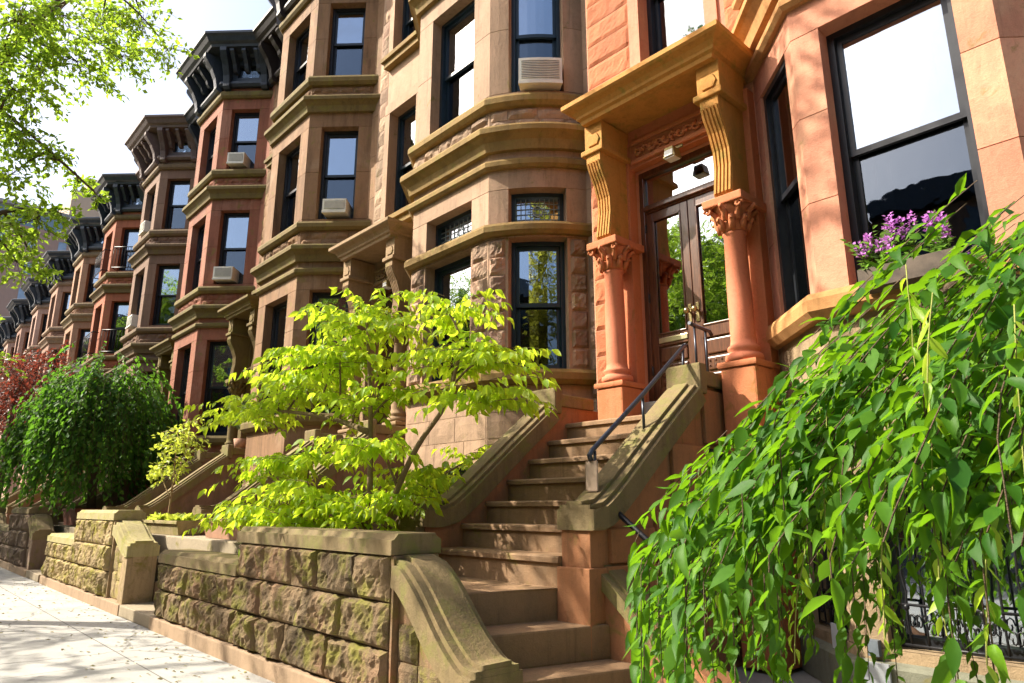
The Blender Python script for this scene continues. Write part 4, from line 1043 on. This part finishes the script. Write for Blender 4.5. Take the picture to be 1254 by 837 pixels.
# --- weeping umbrella trees
def weeping(T, c, Rr, top, drop, hem, nshoot, leaf, mat, seed, step=.055, power=2., width=.46, shape='full', inner=.25, trunk_r=.07, z0=0., keep=None, jit=.12, twigs=True, droop=.35, maxl=(.9, 2.2), lumpy=.16, gap=0.):
    rng = np.random.default_rng(seed); P = []; D = []; S = []; tr = MB(); c = np.array(c, float)
    RF = Rr if callable(Rr) else (lambda a: Rr)
    tr.tube([(c[0] + .1, c[1] + .1, z0), (c[0] - .04, c[1], z0 + (top - z0) * .4), (c[0] + .03, c[1] - .05, top - .35)], [trunk_r, trunk_r * .8, trunk_r * .6], 9)
    for k in range(11):
        a = k / 11 * 6.283 + rng.normal(0, .2); L = RF(a) * .75; zz = top - .12
        tr.tube([(c[0], c[1], top - .5), (c[0] + math.cos(a) * L * .5, c[1] + math.sin(a) * L * .5, zz - drop * .25 ** 1. * .6), (c[0] + math.cos(a) * L, c[1] + math.sin(a) * L, top - drop * .75 ** power - .1)], [trunk_r * .4, trunk_r * .25, trunk_r * .1], 5)
    lump = [noise.noise(Vector((math.cos(q / 40 * 6.283) * 2.2, math.sin(q / 40 * 6.283) * 2.2, seed))) for q in range(41)]
    for k in range(nshoot):
        a = rng.random() * 6.283; Ra = RF(a); lp = lump[int(a / 6.283 * 40)]
        Rk = Ra * (1 + lumpy * lp) * (1 - (abs(rng.normal(0, .10)) if rng.random() > inner else rng.random() * .55))
        r0 = Rk * math.sqrt(rng.random()) * .92
        if gap and noise.noise(Vector((math.cos(a) * r0 * 2.2, math.sin(a) * r0 * 2.2, 7.7))) < -.12 + rng.normal(0, .1) and rng.random() < .92: continue
        Sk = rng.uniform(.75, 1.3)
        hz = hem(a) if callable(hem) else hem
        hz += rng.normal(0, .13) - (.25 if rng.random() < .06 else 0); n_ = 0; r = r0; sh = rng.normal(0, jit)
        zr = lambda r: top + sh - drop * (r / Ra) ** power
        z = zr(r) ; pos = np.array((c[0] + r * math.cos(a), c[1] + r * math.sin(a), z)); tw = [tuple(pos)]
        maxlen = rng.uniform(*maxl); ln = 0; wob = rng.normal(0, .12)
        while ln < maxlen and pos[2] > hz:
            if r < Rk: r2 = r + step * (.9 if r < Rk * .7 else .55); z2 = max(zr(r2), pos[2] - step * 1.2) if r2 < Rk else pos[2] - step * .8
            else: r2 = r + step * .04; z2 = pos[2] - step
            a2 = a + wob * (ln) * .3
            q = np.array((c[0] + r2 * math.cos(a2), c[1] + r2 * math.sin(a2), z2)); dv = q - pos; l = np.linalg.norm(dv)
            if l < 1e-4: break
            dv /= l; pos = q; r = r2; ln += l; tw.append(tuple(pos)); n_ += 1
            sd = np.cross(dv, (0, 0, 1)); 
            if np.linalg.norm(sd) < .3: sd = np.array((math.sin(a), -math.cos(a), 0))
            sd /= np.linalg.norm(sd); s_ = 1 if n_ % 2 else -1
            out = np.array((math.cos(a), math.sin(a), 0))
            d = dv * .75 + sd * s_ * (.55 + .3 * rng.random()) + out * (.25 + .2 * rng.random()) + np.array((0, 0, -droop - droop * rng.random())) + rng.normal(0, .24, 3)
            if rng.random() < .22: d = d + rng.normal(0, .8, 3)
            if keep is None or keep(pos): P.append(pos.copy()); D.append(d); S.append(leaf * Sk * (.7 + .55 * rng.random()))
        if twigs and len(tw) > 3: tr.tube(tw[::3] + [tw[-1]], .0024 if leaf < .1 else .004, 3, cap=False)
    tr.build('trunk', BARK, T, weld=False, fix=False)
    leaves_mesh('crown', np.array(P), np.array(D), np.array(S), mat, T, shape, width, rs=seed, flat=.35)
    return len(P)
T = thing('weeping_tree', 'large leafy green weeping tree at the right front, nearest to the viewer', 'tree', (-.05, 3.35, 0))
def hemf(a):
    c_ = math.cos(a - math.radians(182)); return .5 if c_ > .86 else (.5 + (.86 - c_) / .2 * .75 if c_ > .66 else 1.25)
Rf = lambda a: 1.72 + .42 * max(0, math.cos(a - math.radians(190))) - .30 * max(0, math.cos(a - math.radians(270)))
weeping(T, (-.05, 3.30, 0), Rf, 2.45, 1.47, hemf, 950, .088, LM_weep, 21, step=.046, power=1.35, width=.45, jit=.14, gap=.30, keep=lambda p: p[0] ** 2 + p[1] ** 2 > 1.95 ** 2, droop=.22, maxl=(.8, 1.7))
rng = np.random.default_rng(55); P = []; D = []; S = []
for (x, y, z, n) in ((-.55, 2.15, 1.85, 20), (-.35, 2.05, 1.75, 16), (-.15, 2.1, 1.8, 14), (-.95, 2.35, 1.7, 14), (-1.25, 2.5, 1.45, 12), (-.75, 2.2, 1.35, 10), (-.45, 2.05, 1.3, 9), (-1.55, 2.75, 1.35, 12), (-1.1, 2.4, 1.15, 9), (-.2, 2.0, 1.35, 9), (-1.8, 3.0, 1.25, 11), (-.65, 2.3, 2.0, 9)):
    p = np.array((x, y, z)); tw = [tuple(p)]; dr = np.array((rng.normal(-.15, .1), rng.normal(-.12, .1), 0))
    for q in range(n):
        p = p + dr * .045 * (1 - q / n) + np.array((rng.normal(0, .003), rng.normal(0, .003), -.045)); tw.append(tuple(p)); a = rng.random() * 6.283
        P.append(p.copy()); D.append((math.cos(a) * .6, math.sin(a) * .6, -.75 - .4 * rng.random())); S.append((.05 + .05 * rng.random()) * (1.1 - .5 * q / n))
    m = MB(); m.tube(tw[::2] + [tw[-1]], .0022, 4); m.build('hanging_twig', stone('green_twig', (.24, .26, .06), (.15, .15, .04)), T)
leaves_mesh('young_leaves', np.array(P), np.array(D), np.array(S), leaf_mat('young_leaf', (.20, .36, .02), (.38, .46, .04), (.6, .85, .04), .5), T, 'full', .36, rs=8)
T = thing('weeping_tree', 'dark green dome shaped weeping tree at the left over the shaded wall', 'tree', (-17.6, 3.7, 0))
weeping(T, (-17.7, 3.7, 0), 1.62, 4.12, 1.35, 1.35, 1400, .125, LM_dome, 31, step=.085, power=2.0, shape='diamond', width=.7, trunk_r=.11, jit=.34, inner=.5, lumpy=.40, gap=.3)

# --- clump trees
def clump_tree(T, trunk, clumps, leaf, mat, seed, shape='diamond', width=.5, rad=.12, droop=.3, step=.06, twl=(.35, .8), bark=None):
    rng = np.random.default_rng(seed); tr = MB(); P = []; D = []; S = []
    for t in trunk:
        ln = smooth_line3(t[0]); n = len(ln); tr.tube(ln, [t[1] * (1 - .6 * i / (n - 1)) for i in range(n)], 8)
    allp = [np.array(q) for t in trunk for q in smooth_line3(t[0])]
    for (x, y, z, Rr, n) in clumps:
        c = np.array((x, y, z)); j = min(allp, key=lambda q: np.linalg.norm(q - c))
        tr.tube(arc(j, c, (0, 0, np.linalg.norm(j - c) * .06)), [rad * .16, rad * .14, rad * .12, rad * .1, rad * .08, rad * .06, rad * .04], 5)
        for k in range(n):
            v = spread(rng, 1)[0]; st = c + v * Rr * .8 * rng.random() ** .5 * np.array((1, 1, .6)); dv = v + rng.normal(0, .5, 3); dv[2] = dv[2] * .4 - .1; dv /= np.linalg.norm(dv)
            L = rng.uniform(*twl) * Rr; m_ = max(3, int(L / step)); tw = []
            for q in range(m_ + 1):
                t = q / m_; p = st + dv * L * t + np.array((0, 0, -droop * L * t * t)); tw.append(tuple(p))
                for s_ in range(2):
                    d = dv * .5 + spread(rng, 1)[0] * .8 + np.array((0, 0, -.25)); P.append(p + rng.normal(0, step * .4, 3)); D.append(d); S.append(leaf * (.7 + .6 * rng.random()))
            tr.tube([tuple(c), tuple((c + np.array(tw[0])) / 2 + rng.normal(0, Rr * .08, 3))] + tw[::2], .003 if leaf < .2 else .01, 3, cap=False)
    tr.build('trunk', bark or BARK, T, weld=False, fix=False)
    leaves_mesh('crown', np.array(P), np.array(D), np.array(S), mat, T, shape, width, rs=seed, flat=.8)

T = thing('street_tree', 'light green street tree whose branches reach into the upper left over the sidewalk', 'tree', (-12.6, -1.0, 0))
trunkS = [([(-12.6, -1.0, 0), (-12.5, -1.0, 2.5), (-12.3, -.8, 4.6), (-12.4, -.6, 7)], .2), ([(-12.4, -.9, 3.6), (-11., -.4, 4.9), (-9.8, .04, 5.7), (-9.8, .36, 6.71), (-9.8, .66, 7.36), (-9.8, 1.02, 8.08), (-9.8, 1.64, 8.5)], .12), ([(-10.4, -.15, 5.3), (-9.6, .15, 5.86), (-9.5, .45, 5.88), (-9.5, .99, 5.55), (-9.5, 1.5, 5.2)], .03), ([(-12.45, -.9, 3.0), (-11.2, -.2, 3.7), (-9.6, .26, 4.2), (-9.3, .65, 4.56), (-9.0, 1.03, 4.6)], .045),
          ([(-12.3, -.8, 4.6), (-10.5, -.8, 6.3), (-8.9, -.6, 6.8)], .09), ([(-12.35, -.7, 5.6), (-9.5, -.2, 8.4), (-6.8, 1.2, 9.6)], .09)]
rg = random.Random(77)
cl = [(-8.87, 0.40, 6.73, 0.60, 30), (-8.88, 0.77, 7.05, 0.60, 34), (-10.31, 1.42, 8.15, 0.60, 32), (-10.26, 1.93, 8.33, 0.50, 24), (-9.06, 2.04, 7.29, 0.28, 10), (-9.22, 1.56, 7.02, 0.40, 18), (-9.33, 1.10, 6.78, 0.45, 20), (-9.91, 0.79, 6.82, 0.50, 26), (-9.43, 0.52, 6.16, 0.45, 26), (-9.43, 0.68, 5.62, 0.42, 24), (-9.47, 1.02, 5.44, 0.30, 16), (-10.15, 1.43, 5.53, 0.22, 12), (-9.71, 1.59, 5.22, 0.14, 7), (-9.77, 0.68, 5.21, 0.35, 18), (-9.24, 0.75, 4.42, 0.35, 22), (-8.81, 0.92, 4.40, 0.30, 16), (-8.88, 1.14, 4.55, 0.20, 8), (-9.53, 0.87, 4.08, 0.30, 18), (-9.69, 1.14, 4.03, 0.20, 8), (-9.97, 0.20, 6.85, 0.80, 30), (-10.34, 0.29, 5.91, 0.70, 26), (-10.36, 0.48, 4.64, 0.60, 24)]
for k in range(7): cl.append((-8.6 + rg.uniform(-1.1, .8), -.5 + rg.uniform(-.9, .35), 6.4 + rg.uniform(-.9, 1.2), .6, 20))
for k in range(5): cl.append((-6.6 + rg.uniform(-1., 1.), 1.2 + rg.uniform(-.8, .6), 9.6 + rg.uniform(-.5, .7), .6, 16))
for k in range(4): cl.append((-12.5 + rg.uniform(-1.5, 1.5), -3.4 + rg.uniform(-1.2, .6), 7.2 + rg.uniform(-1.4, 2.2), .9, 24))
cl = [(a, b, c, d, int(n * 1.3)) for a, b, c, d, n in cl]
clump_tree(T, trunkS, cl, .08, LM_street, 5, width=.68, step=.042)
T = thing('plum_tree', 'dark red leaved tree at the far left in front of the row', 'tree', (-26.5, 3.0, 0))
clump_tree(T, [([(-26.5, 3, 0), (-26.4, 3, 2.6), (-26.3, 3.0, 5)], .12)], [(-26.4 + 1.3 * math.cos(k * 2.4) * (k % 3 + 1) / 3, 3.2 + 1.1 * math.sin(k * 2.4) * (k % 3 + 1) / 3, 3.9 + .26 * (k % 9), .8, 22) for k in range(20)], .13, LM_red, 6, step=.1)
T = thing('small_planter_tree', 'slender young tree with lime leaves growing in the mossy trough planter', 'tree', (-10.95, 3.3, 1.05))
clump_tree(T, [([(-10.95, 3.3, 1.05), (-10.97, 3.32, 1.45), (-10.9, 3.3, 1.8), (-10.95, 3.3, 2.2)], .016), ([(-10.95, 3.3, 1.4), (-11.2, 3.25, 1.65), (-11.35, 3.25, 1.8)], .01), ([(-10.95, 3.3, 1.5), (-10.7, 3.3, 1.8), (-10.6, 3.35, 2.1)], .009)],
           [(-10.95, 3.3, 2.35, .26, 14), (-11.15, 3.3, 2.15, .25, 12), (-10.7, 3.35, 2.25, .25, 12), (-11.3, 3.25, 1.85, .22, 9), (-10.75, 3.3, 1.95, .22, 8), (-11.0, 3.25, 1.75, .2, 6), (-10.6, 3.35, 2.5, .16, 6), (-11.45, 3.25, 1.7, .12, 4)], .07, LM_small, 8, 'full', .6, .05, step=.045, twl=(.5, 1.), bark=stone('young_bark', (.35, .24, .12), (.2, .14, .08)))
def low_plants(x0, x1, y0, y1, z, n, h, mat, label, name, cat, seed):
    rng = np.random.default_rng(seed); T = thing(name, label, cat, ((x0 + x1) / 2, (y0 + y1) / 2, z)); P = []; D = []
    for k in range(n):
        c = np.array((rng.uniform(x0, x1), rng.uniform(y0, y1), z))
        for q in range(7): a = rng.random() * 6.283; P.append(c + rng.normal(0, .01, 3)); D.append((math.cos(a), math.sin(a), .8 + rng.random()))
    leaves_mesh('foliage', np.array(P), np.array(D), h * (.6 + .6 * rng.random(len(P))), mat, T, 'full', .45)
low_plants(-11.6, -10.95, 3.18, 3.42, 1.05, 16, .16, LM_small, 'tuft of yellow green bedding leaves at the left end of the mossy trough planter', 'bedding_plant', 'plant', 41)
low_plants(-10.6, -10.1, 3.18, 3.42, 1.05, 12, .15, LM_small, 'tuft of yellow green bedding leaves at the right end of the mossy trough planter', 'bedding_plant', 'plant', 42)
low_plants(-8.9, -7.8, 3.25, 3.5, 1.08, 10, .10, LM_small, 'low bedding leaves in the pale terracotta trough planter', 'bedding_plant', 'plant', 43)
# small conifer on the platform of the third stoop
def conifer(base, h, r):
    rng = np.random.default_rng(9); T = thing('small_conifer', 'small potted conifer standing on the side wall of a stoop beyond the dogwood', 'shrub', base)
    m = MB(); x, y, z = base; m.lathe((x, y), [(0, z), (.11, z), (.14, z + .2), (.12, z + .2), (.12, z + .17), (0, z + .17)], 16); m.build('pot', TERRA, T)
    m = MB(); m.tube([(x, y, z + .17), (x, y, z + h)], [.02, .006], 6); P = []; D = []
    for k in range(70):
        t = rng.random() ** .8; a = rng.random() * 6.283; L = r * (1.15 - t) * rng.uniform(.7, 1.2); z1 = z + .25 + (h - .25) * t
        dv = np.array((math.cos(a), math.sin(a), .55)); m.tube([(x, y, z1), tuple(np.array((x, y, z1)) + dv * L)], .004, 3, cap=False)
        for q in range(int(L / .016)):
            p = np.array((x, y, z1)) + dv * L * (q / (L / .016)); P.append(p); D.append(dv + spread(rng, 1)[0] * .9)
    m.build('trunk', BARK, T); leaves_mesh('foliage', np.array(P), np.array(D), .05 + .03 * rng.random(len(P)), LM_con, T, 'diamond', .35)
conifer((-13.75, 5.35, 2.40), 1.0, .42)

# ================================================================== far building beyond the row
BRK = stone('far_brick', (.42, .29, .23), (.33, .22, .17), None, 0, .2, .9, .1)
T = thing('apartment_block', 'tall brown brick apartment block with a blue top band beyond the row', 'building', (-104, 10, 0))
m = MB(); m.box((-122, -12, 0), (-95, 30, 34)); m.build('brick_wall', BRK, T)
m = MB(); m.box((-121.6, -11.6, 34), (-95.4, 29.6, 36.2)); m.build('blue_band', plain('blue_band_paint', (.22, .33, .40), .5), T)
m = MB(); m.box((-122.3, -12.3, 36.2), (-94.7, 30.3, 36.6)); m.build('roof_edge', plain('roof_edge', (.4, .38, .36), .8), T)
wm = plain('far_window', (.30, .42, .55), .4, .0, var=.5, scale=.4)
for j in range(9):
    for i in range(9):
        y = .5 + i * 3.1; z = 32.2 - j * 3.3
        m = MB(); m.box((-95.0 - .05, y - .42, z - .7), (-94.96, y + .42, z + .7)); m.box((-95, y - .5, z - .8), (-94.90, y + .5, z - .7)); w = m.build('window', wm, T)
T = thing('tan_tower', 'tan stepped tower rising behind the apartment block', 'building', (-131, 22, 0))
tm = stone('tan_brick', (.42, .33, .25), (.35, .27, .2), None, 0, .2, .9, .1)
m = MB(); m.box((-140, 17, 0), (-124, 30, 52)); m.box((-138, 19.5, 52), (-127, 27, 56)); m.box((-140.3, 16.7, 46), (-123.7, 30.3, 46.6)); m.build('tower_wall', tm, T)
for i in range(4):
    for j in range(2):
        m = MB(); m.box((-124.02, 18.5 + i * 3, 41 - 4 * j), (-123.9, 19.7 + i * 3, 43 - 4 * j)); m.build('window', wm, T)

# ================================================================== across the street (seen only in the window reflections)
opw = plain('reflected_window', (.05, .07, .09), .15)
for k in range(9):
    x = -52 + k * 7.2; hgt = 12.2 + (k * 37 % 5) * .4
    T = thing('row_house', 'flat fronted house number %s across the street, seen only in window reflections' % ('one two three four five six seven eight nine'.split()[k]), 'house', (x + 3.6, -17, 0), 'houses across the street')
    m = MB(); m.box((x + .01, -27, 0), (x + 7.19, -17, hgt)); m.build('facade_wall', (C[3 + k % 4]['mats']['body']), T)
    m = MB(); m.box((x + .02, -17.0, hgt - .7), (x + 7.18, -16.5, hgt + .1)); m.build('cornice', [SLATE, BRCORN][k % 2], T)
    for i in range(3):
        for j in range(4):
            m = MB(); m.box((x + .9 + i * 2.1, -16.99, 1.4 + j * 2.9), (x + 1.9 + i * 2.1, -16.95, 3.2 + j * 2.9)); m.build('window', opw, T)
T = thing('street_tree', 'street tree farther down the sidewalk, casting shade at the far left', 'tree', (-24.5, -1.6, 0)); rg = random.Random(9)
clump_tree(T, [([(-24.5, -1.6, 0), (-24.4, -1.6, 2.5), (-24.5, -1.5, 6.5)], .19)], [(-24.5 + rg.uniform(-3, 3), -1.6 + rg.uniform(-2.6, 2.4), 5.2 + rg.uniform(-.6, 3.6), 1.2, 30) for q in range(34)], .16, LM_street, 71, step=.11, twl=(.6, 1.2))
rng = np.random.default_rng(3); nL = 420
Px = np.stack([rng.uniform(-16, -2, nL), 2.44 - np.abs(rng.normal(0, .55, nL)), np.full(nL, .006)], 1); Dx = np.stack([rng.normal(0, 1, nL), rng.normal(0, 1, nL), np.full(nL, .02)], 1)
o_ = leaves_mesh('leaf_litter', Px, Dx, .025 + .03 * rng.random(nL), leaf_mat('dry_leaf', (.22, .15, .05), (.30, .30, .07), (.3, .25, .08), .2), thing('litter_origin', 'x', 'x'), 'diamond', .6, flat=.1)
e_ = o_.parent; o_.parent = None; bpy.data.objects.remove(e_); struct(o_, 'stuff')
LM_ref = leaf_mat('willow_leaf', (.30, .30, .04), (.42, .38, .06), (.7, .7, .08), .45)
for k, (x, y, s, mt, lb) in enumerate(((6.8, -6.6, 1.6, LM_ref, 'yellowish willow like street tree behind the viewpoint'), (-14.5, -13.4, 1.7, LM_street, 'green street tree on the opposite sidewalk facing the near stoop'), (-25, -13.2, 1.6, LM_street, 'green street tree on the opposite sidewalk, farthest one'), (10, -13.5, 1.4, LM_ref, 'yellowish street tree on the opposite sidewalk, right one'))):
    T = thing('street_tree', lb, 'tree', (x, y, 0)); rg = random.Random(k)
    cs = [(x + rg.uniform(-2.2, 2.2) * s, y + rg.uniform(-2, 2) * s, 3.4 + rg.uniform(0, 5.6) * s, 1.5, 36) for q in range(46)]
    clump_tree(T, [([(x, y, 0), (x + .1, y, 2.5), (x, y, 6)], .2)], cs, .26, mt, 60 + k, step=.16, twl=(.6, 1.2), droop=1.0 if k in (0, 3) else .4)

# ================================================================== light, sky, camera
SUN = Vector((-.52, -.485, .63)).normalized()
el = math.asin(SUN.z); az = math.atan2(SUN.x, SUN.y)
w = bpy.data.worlds.new('World'); scene.world = w; w.use_nodes = True; nt = w.node_tree
sk = nt.nodes.new('ShaderNodeTexSky'); sk.sky_type = 'NISHITA'; sk.sun_disc = False
sk.sun_elevation = el; sk.sun_rotation = az % (2 * math.pi); sk.dust_density = 4.6; sk.air_density = 1.0; sk.ozone_density = 1.0
nt.links.new(sk.outputs[0], nt.nodes['Background'].inputs[0]); nt.nodes['Background'].inputs[1].default_value = .135
sl = bpy.data.lights.new('sun', 'SUN'); sl.energy = 5.0; sl.angle = R(.53); sl.color = (1, .925, .79)
so = bpy.data.objects.new('sun', sl); COL.objects.link(so); so.rotation_euler = SUN.to_track_quat('Z', 'Y').to_euler()

F, CX, CY, YH = 836., 627., 418.5, 623.
pitch = math.atan((YH - CY) / F); yaw = R(42.8)
fh = Vector((-math.cos(yaw), math.sin(yaw), 0)); rt = Vector((math.sin(yaw), math.cos(yaw), 0)); up = Vector((0, 0, 1))
f = fh * math.cos(pitch) + up * math.sin(pitch); u = up * math.cos(pitch) - fh * math.sin(pitch)
cd = bpy.data.cameras.new('camera'); cd.sensor_width = 36; cd.lens = F / 1254 * 36; cd.clip_end = 1500; cd.clip_start = .05
co = bpy.data.objects.new('camera', cd); COL.objects.link(co)
co.matrix_world = Matrix(((rt.x, u.x, -f.x, 0), (rt.y, u.y, -f.y, 0), (rt.z, u.z, -f.z, 1.25), (0, 0, 0, 1)))
scene.camera = co
scene.view_settings.view_transform = 'Standard'; scene.view_settings.look = 'None'
scene.view_settings.exposure = 1.25; scene.view_settings.gamma = 1
scene.cycles.max_bounces = 10; scene.cycles.transparent_max_bounces = 16; scene.cycles.caustics_reflective = False
